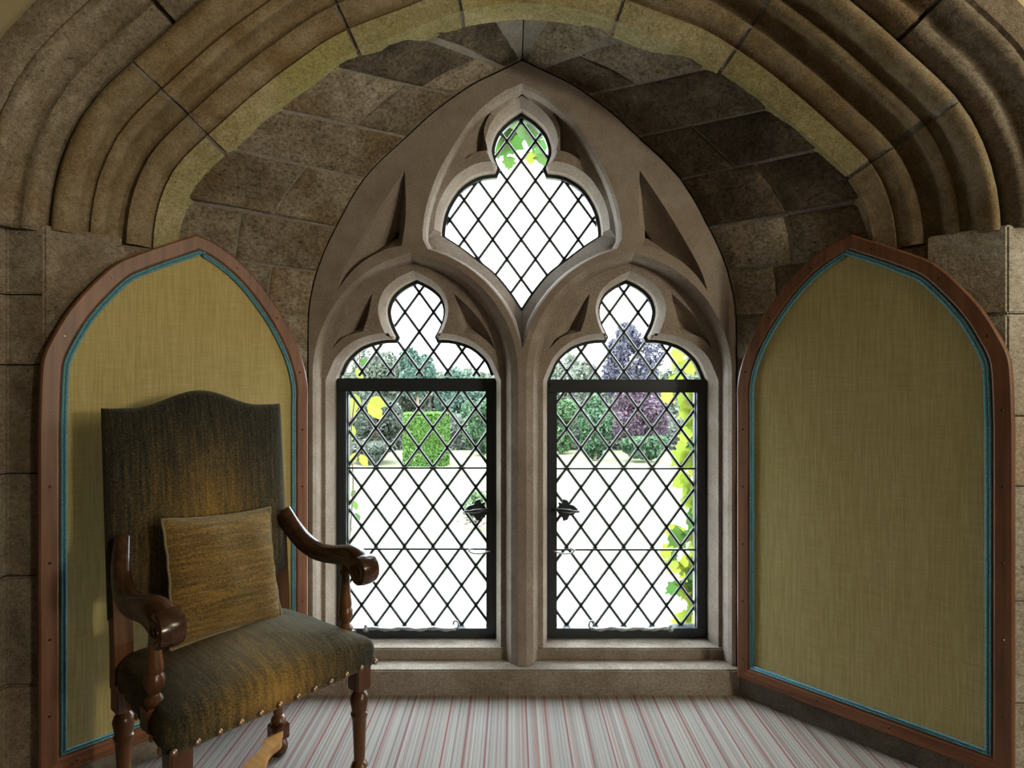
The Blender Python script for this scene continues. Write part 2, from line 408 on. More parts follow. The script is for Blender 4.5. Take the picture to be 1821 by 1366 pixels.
# upper kite opening
Rk = (.4575**2+.519**2)/(2*.4575); kcx = -.4745+.4575-Rk; kr = Rk+.028
low = []
for i in range(11):
    x = -.40*(1-i/10); low.append((-x, ZS+sqrt(max(kr*kr-(x-kcx)**2, 0))))
U0_half = smooth_half([sym([(0, 148), (40, 167), (84, 204), (118, 252), (149, 306), (169, 361), (176.5, 402), (177, 425)], YF)], 4)+low
U0 = mirrored(U0_half, XC)
U1 = [(p.x, p.y) for p in offset(U0, -.016)]
U3 = [(p.x, p.y) for p in offset(mirrored(U_half, XC), .010)]
zc = H-(422-CY)/F*YG
U2 = []
for p3, p in zip(U3, offset(U3, .022)):
    if p3[1] < zc-.004: # lower sides get a long weathered slope
        q = offset(U3, .060)[U3.index(p3)]; U2.append((q.x, q.y))
    else: U2.append((p.x, p.y))
# sunk spandrels
def eye(pts, Y, inner, Yi, mb, n=5):
    """pts: list of 3 corner-to-corner polylines; inner: (centre, scale)"""
    lp = []
    for s in pts:
        c = cr([Vector(p) for p in s], n); lp += [(q.x, q.y) for q in c[:-1]]
    return lp
def pxl(l, Y): return [((x-929)/F*Y+XC, H-(y-CY)/F*Y) for x, y in l]
def flip(l): return [(2*XC-x, z) for x, z in l]
E_pts = [pxl([(720, 303), (680, 362), (640, 428), (612, 480), (599, 518)], YF), pxl([(599, 518), (622, 487), (652, 461), (688, 443), (715, 437)], YF), pxl([(715, 437), (722, 380), (720, 303)], YF)]
E_l = eye(E_pts, YF, 0, 0, None); E_r = flip(E_l)
def shrink(lp, c, s): return [(c[0]+(x-c[0])*s, c[1]+(z-c[1])*s) for x, z in lp]

win = empty('window_1', (0, 0, 0)); tag(win, 'pale dressed stone Gothic window frame with two cusped lights and a kite light', kind='structure')
mb = MB()
O_loop = mirrored(O_half, XC)
region(mb, [(O_loop, YF), (c0[0], YF), (c0[1], YF), (U0, YF), (E_l, YF), (E_r, YF)])
for i in (0, 1):
    mid_ = [((a[0]*.45+b[0]*.55), (a[1]*.45+b[1]*.55)) for a, b in zip(c0[i], c1[i])]
    band(mb, c0[i], YF, mid_, YF+.022); band(mb, mid_, YF+.022, c1[i], YT)
um_ = [((a[0]*.4+b[0]*.6), (a[1]*.4+b[1]*.6)) for a, b in zip(U0, U1)]
band(mb, U0, YF, um_, YF+.02); band(mb, um_, YF+.02, U1, YT-.015)
mb.build('stone_surround', M['dressed'], win, angle=28)
for lp, sd in ((E_l, -1), (E_r, 1)):
    e = MB(); c = pxl([(699, 410)], YF)[0]; c = c if sd < 0 else flip([c])[0]
    i0 = shrink(lp, c, .93); i2 = shrink(lp, c, .62); i1 = shrink(lp, c, .12)
    band(e, lp, YF, i0, YF+.022); band(e, i0, YF+.022, i2, YF+.050); band(e, i2, YF+.050, i1, YF+.10); wallstrip(e, i1, YF+.10, YF+.18); region(e, [(i1, YF+.18)])
    e.build('sunk_spandrel', M['dressed'], win, angle=30)
for i in (0, 1):
    t = MB()
    cx = LC[i]
    s1 = [(-.178, 1.695), (-.255, 1.622), (-.318, 1.540), (-.358, 1.450)]; s2 = [(-.358, 1.450), (-.300, 1.505), (-.218, 1.530)]; s3 = [(-.218, 1.530), (-.196, 1.60), (-.178, 1.695)]
    eyes = []
    for sd in (-1, 1):
        lp = []
        for s in (s1, s2, s3): lp += [(cx-sd*q.x, q.y) for q in cr([Vector(p) for p in s], 5)[:-1]]
        eyes.append(lp)
    region(t, [(c1[i], YT), (c2[i], YT)]+[(e, YT) for e in eyes])
    for sd, e in zip((-1, 1), eyes):
        cc = (cx+sd*.236, 1.558); i0 = shrink(e, cc, .88); i1 = shrink(e, cc, .16); band(t, e, YT, i0, YT+.018); band(t, i0, YT+.018, i1, YT+.06); region(t, [(i1, YT+.06)])
    band(t, c2[i], YT, c3[i], YS); wallstrip(t, c3[i], YS, YG-.002)
    t.build('cusped_light', M['dressed'], win, angle=28)
t = MB()
ue = []
for sd in (-1, 1):
    L = [pxl([(884, 183), (860, 208), (838, 245), (826, 285)], YT), pxl([(826, 285), (848, 272), (868, 268)], YT), pxl([(868, 268), (862, 228), (884, 183)], YT)]
    lp = []
    for s in L: lp += [(q.x, q.y) for q in cr([Vector(p) for p in s], 4)[:-1]]
    ue.append(lp if sd < 0 else flip(lp))
region(t, [(U1, YT-.015), (U2, YT)]+[(e, YT-.006) for e in ue])
for sd, e in zip((-1, 1), ue):
    c = pxl([(856, 262)], YT)[0]; c = c if sd < 0 else flip([c])[0]
    i0 = shrink(e, c, .85); i1 = shrink(e, c, .15); band(t, e, YT-.006, i0, YT+.012); band(t, i0, YT+.012, i1, YT+.05); region(t, [(i1, YT+.05)])
band(t, U2, YT, U3, YS); wallstrip(t, U3, YS, YG-.002)
t.build('kite_light', M['dressed'], win, angle=28)
# sill plinth and its top ledge
xo = .905
box('sill_course', (XC-xo-.01, YF-.035, -.02), (XC+xo+.01, YF+.025, .1055), M['sill'], win, .006)
for cx in LC: box('light_sill', (cx-.43, YT-.012, .06), (cx+.43, YG+.03, ZB1+.001), M['sill'], win, .005)

# outside face of the wall, with the three openings
wb = MB(); region(wb, [([(-7, -1.6), (10, -1.6), (10, 6), (-7, 6)], YG+.03)]+[(c, YG+.03) for c in c3]+[(U3, YG+.03)])
tag(wb.build('wall_back', M['sill']), 'outer masonry face of the window wall', kind='structure')

# ------------------------------------------------------------------ leaded lights
HX, HZ = 51.0/F*YG, 35.15/F*YG    # half-pitch of the lozenges is HX/2 across, HZ down
def clip_rect(poly, x0, x1, z0, z1):
    for ax, lim, sg in ((0, x0, 1), (0, x1, -1), (1, z0, 1), (1, z1, -1)):
        out = []
        for i in range(len(poly)):
            a, b = poly[i-1], poly[i]; da, db = (a[ax]-lim)*sg, (b[ax]-lim)*sg
            if (da >= 0) != (db >= 0):
                t = da/(da-db); out.append((a[0]+(b[0]-a[0])*t, a[1]+(b[1]-a[1])*t))
            if db >= 0: out.append(b)
        poly = out
        if not poly: return []
    return poly
def quarries(root, x0n, z0n, rect, outline=None, Y=YG):
    x0, x1, z0, z1 = rect
    i0 = int((x0-x0n)/(HX/2))-2; i1 = int((x1-x0n)/(HX/2))+2; j0 = int((z0-z0n)/HZ)-2; j1 = int((z1-z0n)/HZ)+2
    for i in range(i0, i1+1):
        for j in range(j0, j1+1):
            if (i+j) % 2 == 0: continue
            cx, cz = x0n+i*HX/2, z0n+j*HZ
            p = clip_rect([(cx-HX/2, cz), (cx, cz-HZ), (cx+HX/2, cz), (cx, cz+HZ)], *rect)
            if len(p) < 3 or abs(area2(p)) < 1e-5: continue
            if outline:
                c = [(cx, cz)]+[(cx+(q[0]-cx)*f, cz+(q[1]-cz)*f) for q in p for f in (.5, .9)]+[((p[a][0]+p[a-1][0])/2, (p[a][1]+p[a-1][1])/2) for a in range(len(p))]
                if not any(inpoly(q, outline) for q in c): continue
            n = len(p); t1, t2 = random.uniform(-.006, .006), random.uniform(-.006, .006)
            vs = [(q[0], Y+.012+(q[0]-cx)*t1+(q[1]-cz)*t2, q[1]) for q in p]+[(q[0], Y+.0145+(q[0]-cx)*t1+(q[1]-cz)*t2, q[1]) for q in p]
            # one sheet of glass is enough: a thin slab would double the reflections
            mk('pane', vs[:n], [tuple(range(n))], M['pane_glass'], root)
    w, th = .0074, .0028
    poly = outline or [(x0, z0), (x1, z0), (x1, z1), (x0, z1)]
    pad = offset(poly, .006)
    dirs = [Vector((HX/2, HZ)).normalized(), Vector((HX/2, -HZ)).normalized()]
    for d in dirs:
        nn = Vector((-d.y, d.x)); step = abs(Vector((HX, 0)).dot(nn))
        org = Vector((x0n, z0n)); cen = Vector(((x0+x1)/2, (z0+z1)/2)); k0 = round((cen-org).dot(nn)/step)
        for kk in range(k0-14, k0+15):
            base = org+nn*step*kk; s0 = (cen-base).dot(d)
            run = None; N = 260; L = (Vector((x1-x0, z1-z0)).length)/2+.02
            for q in range(N+1):
                s = s0-L+2*L*q/N; pt = base+d*s; ins = inpoly(pt, pad)
                if ins and run is None: run = s
                if run is not None and (not ins or q == N):
                    if s-run > .02:
                        a, b = base+d*run, base+d*s
                        vs = []
                        for e in (a, b):
                            for u, y in ((-w, th), (w, th), (w*.55, -th), (-w*.55, -th)):
                                vs.append((e.x+nn.x*u, Y+.012+y, e.y+nn.y*u))
                        mk('lead_came', vs, [(0, 1, 5, 4), (1, 2, 6, 5), (2, 3, 7, 6), (3, 0, 4, 7), (3, 2, 1, 0), (4, 5, 6, 7)], M['lead'], root)
                    run = None
def ribbon(loop_pts, w, Y0, Y1, name, mat, root, close=False):
    """flat bar that follows a contour, inside it"""
    inn = offset(loop_pts, -w)
    if not close: pairs = list(zip(loop_pts, inn))
    n = len(loop_pts); vs = []
    for p, q in zip(loop_pts, inn): vs += [(p[0], Y0, p[1]), (q[0], Y0, q[1]), (q[0], Y1, q[1]), (p[0], Y1, p[1])]
    fs = []
    for i in range(n if close else n-1):
        a, b = 4*i, 4*((i+1) % n)
        for e in range(4): fs.append((a+e, a+(e+1) % 4, b+(e+1) % 4, b+e))
    return fix(mk(name, vs, fs, mat, root))
def pz(y, Y=YG): return H-(y-CY)/F*Y
def pxx(x, Y=YG): return (x-CX)/F*Y
leafshape = [(0, .0), (.012, .012), (.008, .022), (.022, .02), (.026, .032), (.040, .028), (.046, .016), (.062, .012), (.075, 0)]
for i, cx in enumerate(LC):
    root = empty('window_%d' % (i+2)); tag(root, ['left', 'right'][i]+' leaded casement with black iron frame and lozenge panes', kind='structure')
    zt0, zt1 = pz(673+2*i), pz(696+2*i); zb0, zb1 = pz(1131), pz(1113.5)
    sw = 17/F*YG; Y0, Y1 = YG-.028, YG+.03
    for sd in (-1, 1):
        xa, xb = sorted((cx+sd*(JW-.001), cx+sd*(JW-sw)))
        box('casement_stile', (xa, Y0, zb0), (xb, Y1, zt0), M['iron'], root, .004)
        xa, xb = sorted((cx+sd*(JW-sw*.35), cx+sd*(JW-sw-.004))); box('casement_bead', (xa, Y0+.02, zb1-.004), (xb, Y1, zt1+.004), M['iron'], root, .003)
    box('casement_transom', (cx-JW+.001, Y0-.004, zt1), (cx+JW-.001, Y1, zt0), M['iron'], root, .004)
    box('transom_bead', (cx-JW+.01, Y0-.010, zt1+.018), (cx+JW-.01, Y0+.01, zt0-.012), M['iron'], root, .004)
    box('casement_rail', (cx-JW+sw*.5, Y0-.002, zb0), (cx+JW-sw*.5, Y1, zb1), M['iron'], root, .004)
    head = [p for p in c3[i] if p[1] > zt0-.01]
    # order: right run apex->down is first, then left run ; rotate so the open ends are at the transom
    r = [p for p in head if p[0] >= cx-1e-6]; l = [p for p in head if p[0] < cx-1e-6]
    run = l+r
    inn = [Vector(p) for p in offset(c3[i], -.014)]
    pairs = {tuple(p): q for p, q in zip(c3[i], inn)}
    vs, fs = [], []
    for p in run:
        q = pairs[tuple(p)]; vs += [(p[0], YG-.006, p[1]), (q.x, YG-.006, q.y), (q.x, YG+.02, q.y), (p[0], YG+.02, p[1])]
    for a in range(len(run)-1):
        for e in range(4): fs.append((4*a+e, 4*a+(e+1) % 4, 4*a+4+(e+1) % 4, 4*a+4+e))
    fix(mk('head_frame', vs, fs, M['iron'], root))
    nx = pxx(718.3 if i == 0 else 1110.0)
    quarries(root, nx, pz(832+.8*i), (cx-JW+sw, cx+JW-sw, zb1, zt1))
    zr = (cx-JW, cx+JW, zt0, pz(495))
    nxh = pxx(744.8 if i == 0 else 1110.3)
    quarries(root, nxh, pz(589.5+.8*i), zr, [p for p in c3[i] if p[1] > zt0-.2] and run)
    for yb in (832, 976):
        box('saddle_bar', (cx-JW+sw-.003, YG-.006, pz(yb+i*1.2+1.6)), (cx+JW-sw+.003, YG+.002, pz(yb+i*1.2-1.4)), M['iron'], root)
    # leaf-shaped handle on the meeting side, with its grip
    sd = 1 if i == 0 else -1
    hx, hz = cx+sd*(JW-sw*.9), pz(905)
    up = [(x, z+.002) for x, z in leafshape]; full = up+[(x, -z) for x, z in reversed(leafshape[1:-1])]
    full = [(x*1.35, z*1.5) for x, z in full]
    hm = MB(); n = len(full)
    hm.add([(hx-sd*x, YG-.034, hz+z) for x, z in full]+[(hx-sd*x, YG-.026, hz+z) for x, z in full], [tuple(range(n)), tuple(range(2*n-1, n-1, -1))]+[(a, (a+1) % n, n+(a+1) % n, n+a) for a in range(n)])
    hp = fix(hm.build('handle_plate', M['iron'], root))
    vs, fs = tube(cr([(hx+sd*.005, YG-.036, hz+.004), (hx-sd*.03, YG-.062, hz+.006), (hx-sd*.075, YG-.066, hz+.002), (hx-sd*.105, YG-.058, hz)], 4), [.007]*4+[.009]*4+[.006]*4+[.004], 8)
    mk('lever', vs, fs, M['iron'], hp, True)
    # small cabin hook on the lower saddle bar
    bz = pz(976); vs, fs = tube(cr([(hx+sd*.01, YG-.03, bz-.002), (hx-sd*.03, YG-.034, bz-.012), (hx-sd*.07, YG-.034, bz-.010), (hx-sd*.085, YG-.034, bz+.003), (hx-sd*.065, YG-.034, bz+.012)], 4), .0035, 6)
    mk('cabin_hook', vs, fs, M['pewter'], root, True)
    # ornate casement stay along the bottom rail
    s0, s1 = (pxx(655), pxx(812)) if i == 0 else (pxx(1188), pxx(1050))
    zz = zb1+.006; m2 = MB(); N = 28; path = []; rad = []
    for q in range(N+1):
        t_ = q/N; path.append((s0+(s1-s0)*t_, YG-.045, zz+.003*sin(t_*19))); rad.append(.0062+.0045*sin(t_*23)**2)
    m2.add(*tube(path, rad, 6)); st = m2.build('casement_stay', M['pewter'], root, True)
    vs, fs = tube(cr([(s1, YG-.045, zz), (s1+.012*sd, YG-.045, zz+.012), (s1+.008*sd, YG-.045, zz+.032), (s1-.008*sd, YG-.045, zz+.034), (s1-.010*sd, YG-.045, zz+.02)], 4), .0045, 6)
    mk('stay_curl', vs, fs, M['pewter'], st, True)
    vs, fs = lathe([(.001, zz-.012), (.012, zz-.01), (.014, zz+.002), (.006, zz+.008), (.009, zz+.014), (.001, zz+.02)], (s0, YG-.045), 10); mk('stay_pin', vs, fs, M['pewter'], st, True)
root = empty('window_4'); tag(root, 'top kite-shaped leaded light with trefoil head', kind='structure')
ribbon(U3, .014, YG-.006, YG+.02, 'head_frame', M['iron'], root, True)
quarries(root, pxx(926.9), pz(284), (XC-.38, XC+.38, pz(556), pz(200)), U3)

# ------------------------------------------------------------------ alcove masonry (splayed walls and vault)
YB = 2.12
B_half = smooth_half([sym([(0, 4), (77, 12), (140, 28), (196, 50), (250, 70), (297, 88), (350, 119), (440, 185), (516, 252), (577, 309), (603, 352), (617, 398), (621.5, 435), (622, 452)], YB)], 5)
def xat(half, z):
    if z >= half[0][1]: return 0.0
    for (xa, za), (xb, zb) in zip(half, half[1:]):
        if zb <= z <= za: return xa+(xb-xa)*((za-z)/(za-zb) if za > zb else 0)
    return half[-1][0]
XJ = .905; SPL = Vector((.60, -.655))         # jamb x, splay run to the front corner
XB = XJ+SPL.x*(YF-YB)/.655                    # where the splay meets the arch plane
ZSP = 1.968
def bx(z): return min(xat(B_half, z), XB) if z > ZSP else XB
def Sf(zA, zB, v, sd):
    """point on the reveal; v=0 at the window, 1 at the arch plane, beyond 1 on the splay only"""
    a = Vector((xat(O_half, zA), YF, zA)); b = Vector((bx(zB), YB, zB)); p = a.lerp(b, v)
    return Vector((XC+sd*p.x, p.y, p.z))
def block(name, lo, hi, v0, v1, sd, mat, parent, rng, nu=5, nv=5):
    g = .0035; bev = .007; proud = rng.uniform(-.003, .003); pt = []
    dz = max(hi[0]-lo[0], .02); run = .46
    def pos(u, v, push):
        zA = lo[0]+(hi[0]-lo[0])*u; zB = lo[1]+(hi[1]-lo[1])*u
        p = Sf(zA, zB, v, sd); e = .004
        uu, vv = min(max(u, .02), .98), v
        p1 = Sf(lo[0]+(hi[0]-lo[0])*(uu+.02), lo[1]+(hi[1]-lo[1])*(uu+.02), vv, sd)-Sf(lo[0]+(hi[0]-lo[0])*(uu-.02), lo[1]+(hi[1]-lo[1])*(uu-.02), vv, sd)
        p2 = Sf(zA, zB, vv+.01, sd)-Sf(zA, zB, vv-.01, sd)
        nrm = p1.cross(p2)*sd; nrm = nrm.normalized() if nrm.length > 1e-9 else Vector((0, 0, -1))
        if nrm.dot(Vector((XC, .6, 1.2))-p) < 0: nrm = -nrm
        return p+nrm*push
    us = [g/dz*1.2, g/dz*1.2+bev/dz]+[i/(nu-1) for i in range(1, nu-1)]+[1-g/dz*1.2-bev/dz, 1-g/dz*1.2]
    vs_ = [v0+g/run, v0+(g+bev)/run]+[v0+(v1-v0)*i/(nv-1) for i in range(1, nv-1)]+[v1-(g+bev)/run, v1-g/run]
    n, m = len(us), len(vs_); V = []; Fc = []
    ph = rng.uniform(0, 50)
    for a, u in enumerate(us):
        for b, v in enumerate(vs_):
            edge = a in (0, n-1) or b in (0, m-1)
            w = mnoise.noise(Vector((v*5+ph, u*4, ph)))*.004
            V.append(pos(u, v, (proud-bev*.8 if edge else proud)+w))
    for a in range(n-1):
        for b in range(m-1): Fc.append((a*m+b, a*m+b+1, (a+1)*m+b+1, (a+1)*m+b))
    ring = [b for b in range(m)]+[a*m+m-1 for a in range(1, n)]+[(n-1)*m+b for b in range(m-2, -1, -1)]+[a*m for a in range(n-2, 0, -1)]
    n0 = len(V)
    for r in ring:
        u, v = us[r//m], vs_[r % m]; V.append(pos(u, v, -.05))
    R = len(ring)
    for q in range(R): Fc.append((ring[q], ring[(q+1) % R], n0+(q+1) % R, n0+q))
    return fix(mk(name, V, Fc, mat, parent, angle=40))
walls = {}
for sd, nm in ((-1, 'wall_left'), (1, 'wall_right')):
    walls[sd] = tag(empty(nm), nm.split('_')[1]+' splayed alcove wall of coursed stone blocks', kind='structure')
vault = tag(empty('ceiling'), 'stone vault over the window alcove', kind='structure')
rng = random.Random(3)
lowz = [0.0, .30, .60, .88, 1.16, 1.40, 1.585, 1.775, 1.962]
VMAX = 1+(.655-(YF-YB))/(YF-YB)
for sd in (-1, 1):
    for i in range(len(lowz)-1):
        lo, hi = lowz[i], lowz[i+1]
        cuts = {7: [.72] if sd < 0 else [.52, 1.2], 6: [.35, 1.1]}.get(i, sorted([rng.uniform(.25, .6), rng.uniform(.9, 1.3)]))
        cuts = [0]+cuts+[VMAX]
        if i == 7: cuts = [0, .62 if sd < 0 else .5, 1.0]
        for a, b in zip(cuts, cuts[1:]):
            block('stone', (lo, lo), (hi, hi), a, b, sd, M['dark_ashlar'] if rng.random() < (.2 if sd > 0 else .05) else M['ashlar'], walls[sd], rng, 4, 5)
lev = [(1.962, 1.962), (2.165, 2.145), (2.345, 2.29), (2.52, 2.44), (2.632, 2.566), (2.669, 2.671)]
vc = {-1: [[.45], [], [.42], [.30], []], 1: [[.55], [.42], [], [.4], []]}
dk = {-1: {(3, 1), (4, 0)}, 1: {(0, 0), (0, 1), (1, 0), (2, 0), (3, 0), (1, 1)}}
for sd in (-1, 1):
    for i in range(5):
        cuts = [0]+vc[sd][i]+[1.0]
        for j, (a, b) in enumerate(zip(cuts, cuts[1:])):
            block('stone', lev[i], lev[i+1], a, b, sd, M['dark_ashlar'] if (i, j) in dk[sd] else M['ashlar'], vault, rng, 6, 5)
# mortar bed behind the blocks
def bed(name, levels, v1, sd, parent, off=.007, nu=8, nv=6):
    V, Fc = [], []; rows = []
    for (la, ha) in zip(levels, levels[1:]):
        for a in range(nu): rows.append((la[0]+(ha[0]-la[0])*a/nu, la[1]+(ha[1]-la[1])*a/nu))
    rows.append(levels[-1])
    for zA, zB in rows:
        for b in range(nv+1):
            v = v1*b/nv; p = Sf(zA, zB, v, sd); t = 1 if zA < 1.9 else max(0, 1-(zA-1.9)/.75)
            V.append(p+Vector((sd*off*(.3+.7*t), off*.3, off*(1-t))))
    m = nv+1
    for a in range(len(rows)-1):
        for b in range(nv): Fc.append((a*m+b, a*m+b+1, (a+1)*m+b+1, (a+1)*m+b))
    mk(name, V, Fc, M['mortar'], parent)
for sd in (-1, 1):
    bed('mortar_bed', [(z, z) for z in lowz[:-1]], VMAX, sd, walls[sd]); bed('mortar_bed', [(z, z) for z in lowz[-2:]], 1.05, sd, walls[sd]); bed('mortar_bed', lev, 1.03, sd, vault)
    # rough plinth strip under the panel
    a = Sf(0, 0, .0, sd); b = Sf(0, 0, VMAX, sd); e = (b-a).normalized(); nrm = Vector((-sd*.7374, -.6755, 0))
    V, Fc = [], []
    for q in range(25):
        p = a.lerp(b, q/24)
        for (o, z) in ((.022, 0), (.024, .03), (.020, .062), (.012, .078), (-.01, .082)):
            w = mnoise.noise(Vector((q*.9, z*40, sd*5)))*.006; V.append(p+nrm*(o+w)+Vector((0, 0, z+w*.6*(z > 0))))
    for q in range(24):
        for c in range(4): Fc.append((q*5+c, q*5+c+1, (q+1)*5+c+1, (q+1)*5+c))
    mk('plinth', V, Fc, M['mortar'], walls[sd], angle=60)

# ------------------------------------------------------------------ moulded arch (two orders of voussoirs)
path = [(-x, z) for x, z in reversed(B_half[1:])]+list(B_half)
path = [Vector(p) for p in path]
cum = [0.0]
for a, b in zip(path, path[1:]): cum.append(cum[-1]+(b-a).length)
mid_i = len(B_half)-1
def s_at_dx(dx):       # arc position whose intrados lies dx pixels from the crown
    x = dx/F*YB
    for i in range(len(path)-1):
        if path[i].x <= x <= path[i+1].x: return cum[i]+(cum[i+1]-cum[i])*(x-path[i].x)/(path[i+1].x-path[i].x)
    return 0.0 if x < 0 else cum[-1]
def frame_at(s):
    s = min(max(s, 0), cum[-1]); i = 0
    while i < len(cum)-2 and cum[i+1] < s: i += 1
    t = (s-cum[i])/(cum[i+1]-cum[i]); p = path[i].lerp(path[i+1], t)
    def q(s_):
        j = 0; s_ = min(max(s_, 0), cum[-1])
        while j < len(cum)-2 and cum[j+1] < s_: j += 1
        return path[j].lerp(path[j+1], (s_-cum[j])/(cum[j+1]-cum[j]))
    d = (q(s+.05)-q(s-.05)).normalized()
    return p, Vector((-d.y, d.x))    # outward (up) normal
def dense(pr, n=3):
    return [(p.x, p.y) for p in cr([Vector(p) for p in pr], n)]
CH = [(-.011, 2.20), (-.009, 2.108), (.008, 2.092), (.026, 2.074), (.040, 2.060)]
PI_ = [(.040, 2.060), (.050, 2.068), (.056, 2.054)]+dense([(.056, 2.054), (.068, 2.030), (.084, 2.014), (.098, 2.006)], 2)[1:]+\
      dense([(.098, 2.006), (.120, 2.032), (.142, 2.028), (.154, 1.998), (.150, 1.962)], 3)[1:]+\
      dense([(.150, 1.962), (.158, 1.946), (.172, 1.938)], 2)[1:]+dense([(.172, 1.938), (.188, 1.950), (.200, 1.932), (.197, 1.902)], 2)[1:]+\
      dense([(.197, 1.902), (.204, 1.876), (.222, 1.858), (.240, 1.860), (.250, 1.874)], 3)[1:]+[(.256, 1.90)]
INNER_BACK = [(.31, 1.92), (.31, 2.18)]
PO = [(.262, 1.93), (.262, 1.862), (.268, 1.842)]+dense([(.268, 1.842), (.276, 1.826), (.292, 1.816), (.306, 1.818)], 2)[1:]+\
     dense([(.306, 1.818), (.322, 1.814), (.334, 1.794), (.336, 1.768)], 2)[1:]+dense([(.336, 1.768), (.346, 1.752), (.362, 1.748)], 2)[1:]+[(.372, 1.752), (.380, 1.742), (.402, 1.736)]
OUTER_BACK = [(.46, 1.736), (.46, 1.93)]
def sweep(name, prof, s0, s1, parent, mat, seed, amp=.005, mats=None, gap=.007, inset=0.0, closed=True):
    N = max(4, int((s1-s0)/.05)); V, Fc = [], []; m = len(prof); mi = []
    for a in range(N+1):
        s = s0+gap+(s1-s0-2*gap)*a/N; p, nr = frame_at(s)
        for j, (n, y) in enumerate(prof):
            w = mnoise.noise(Vector((s*9, n*14+y*9, seed)))*amp+mnoise.noise(Vector((s*40, n*60, seed+9)))*amp*.35 if amp else 0
            q = p+nr*(n+inset+w); V.append(Vector((XC+q.x, y+inset+w, q.y)))
    M2 = m if closed else m-1
    for a in range(N):
        for j in range(M2): Fc.append((a*m+j, a*m+(j+1) % m, (a+1)*m+(j+1) % m, (a+1)*m+j)); mi.append(j)
    if closed: Fc += [tuple(range(m-1, -1, -1)), tuple(N*m+j for j in range(m))]; mi += [99, 99]
    o = mk(name, V, Fc, mat, parent, angle=32)
    if mats:
        o.data.materials.append(mats[0])
        for pg, j in zip(o.data.polygons, mi):
            if j < mats[1]: pg.material_index = 1
    return fix(o)
ar = tag(empty('trim_1'), 'inner moulded order of the stone arch', kind='structure')
pin = CH+PI_[1:]+INNER_BACK
js = [0]+[s_at_dx(d) for d in (-535, -297, -112, 164, 353, 580)]+[cum[-1]]
for i in range(len(js)-1):
    sweep('voussoir', pin, js[i], js[i+1], ar, M['arch'], i*3.3, mats=(M['chamfer'], 4) if 0 < i < len(js)-2 or i == 0 else None)
sweep('mortar_core', pin, 0, cum[-1], ar, M['mortar'], 0, 0, inset=.005)
ar2 = tag(empty('trim_2'), 'outer moulded order of the stone arch', kind='structure')
po = PO+OUTER_BACK
js = [0]+[s_at_dx(d) for d in (-655, -470, -240, 0, 240, 500)]+[cum[-1]]
for i in range(len(js)-1):
    sweep('voussoir', po, js[i], js[i+1], ar2, M['outer'], 40+i*2.7, .009)
sweep('mortar_core', po, 0, cum[-1], ar2, M['darkgap'], 0, 0, inset=.013)
# piers below the arch
for sd, nm in ((-1, 'trim_3'), (1, 'trim_4')):
    pr = tag(empty(nm), ['left', 'right'][(sd+1)//2]+' stone pier carrying the arch', kind='structure')
    zs = [0, .36, .70, 1.02, 1.36, 1.58, 1.80] if sd < 0 else [0, .30, .62, .98, 1.20, 1.52, 1.80]
    plan = [(1.505, 1.845), (1.618, 1.842), (1.622, 1.79), (1.80, 1.765), (1.80, 2.0), (1.36, 2.0)]
    for a, (z0, z1) in enumerate(zip(zs, zs[1:])):
        bm = bmesh.new(); r = rng.uniform(-.002, .002)
        lo = [bm.verts.new((XC+sd*(x+r), y+r, z0+.002)) for x, y in plan]; hi = [bm.verts.new((XC+sd*(x+r), y+r, z1-.002)) for x, y in plan]
        n = len(plan)
        for q in range(n): bm.faces.new((lo[q], lo[(q+1) % n], hi[(q+1) % n], hi[q]))
        bm.faces.new(lo); bm.faces.new(hi)
        bmesh.ops.recalc_face_normals(bm, faces=bm.faces[:])
        bmesh.ops.bevel(bm, geom=bm.edges[:], offset=.005, segments=2, affect='EDGES')
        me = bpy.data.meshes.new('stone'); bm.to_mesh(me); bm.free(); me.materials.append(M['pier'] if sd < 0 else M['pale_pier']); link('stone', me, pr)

# ------------------------------------------------------------------ room shell
fl = box('floor', (-4.5, -6.5, -.05), (9.0, 2.72, 0), M['carpet']); tag(fl, 'striped fitted carpet in red, grey and cream', kind='structure')
YW = 1.745
outl = []
for q in range(121):
    s = cum[-1]*q/120; p, nr = frame_at(s); e = p+nr*(.392+.02*mnoise.noise(Vector((q*.9, 3, 1)))+.008*mnoise.noise(Vector((q*2.7, 1, 8)))); outl.append((XC+e.x, e.y))
outl = [(XC-1.78, 0.0)]+[(XC-1.78, outl[0][1]-.1)]+outl+[(XC+1.78, outl[-1][1]-.1), (XC+1.78, 0.0)]
wf = MB(); region(wf, [([(-4.5, -.01), (9, -.01), (9, 3.4), (-4.5, 3.4)], YW), (outl, YW)])
tag(wf.build('wall_front', M['plaster']), 'cream plaster room wall around the arch', kind='structure')
tag(box('wall_west', (-4.55, -6.5, 0), (-4.5, 2.72, 3.4), M['darkened']), 'oak unseen side wall of the room', kind='structure')
tag(box('wall_rear', (-4.5, -6.55, 0), (9, -6.5, 3.4), M['darkened']), 'oak unseen wall behind the viewer', kind='structure')
tag(box('wall_east', (9, -6.5, 0), (9.05, 2.72, 3.4), M['darkened']), 'oak unseen side wall of the room', kind='structure')
tag(box('ceiling_room', (-4.5, -6.5, 3.4), (9, 2.72, 3.45), M['plaster']), 'plaster ceiling of the room', kind='structure')

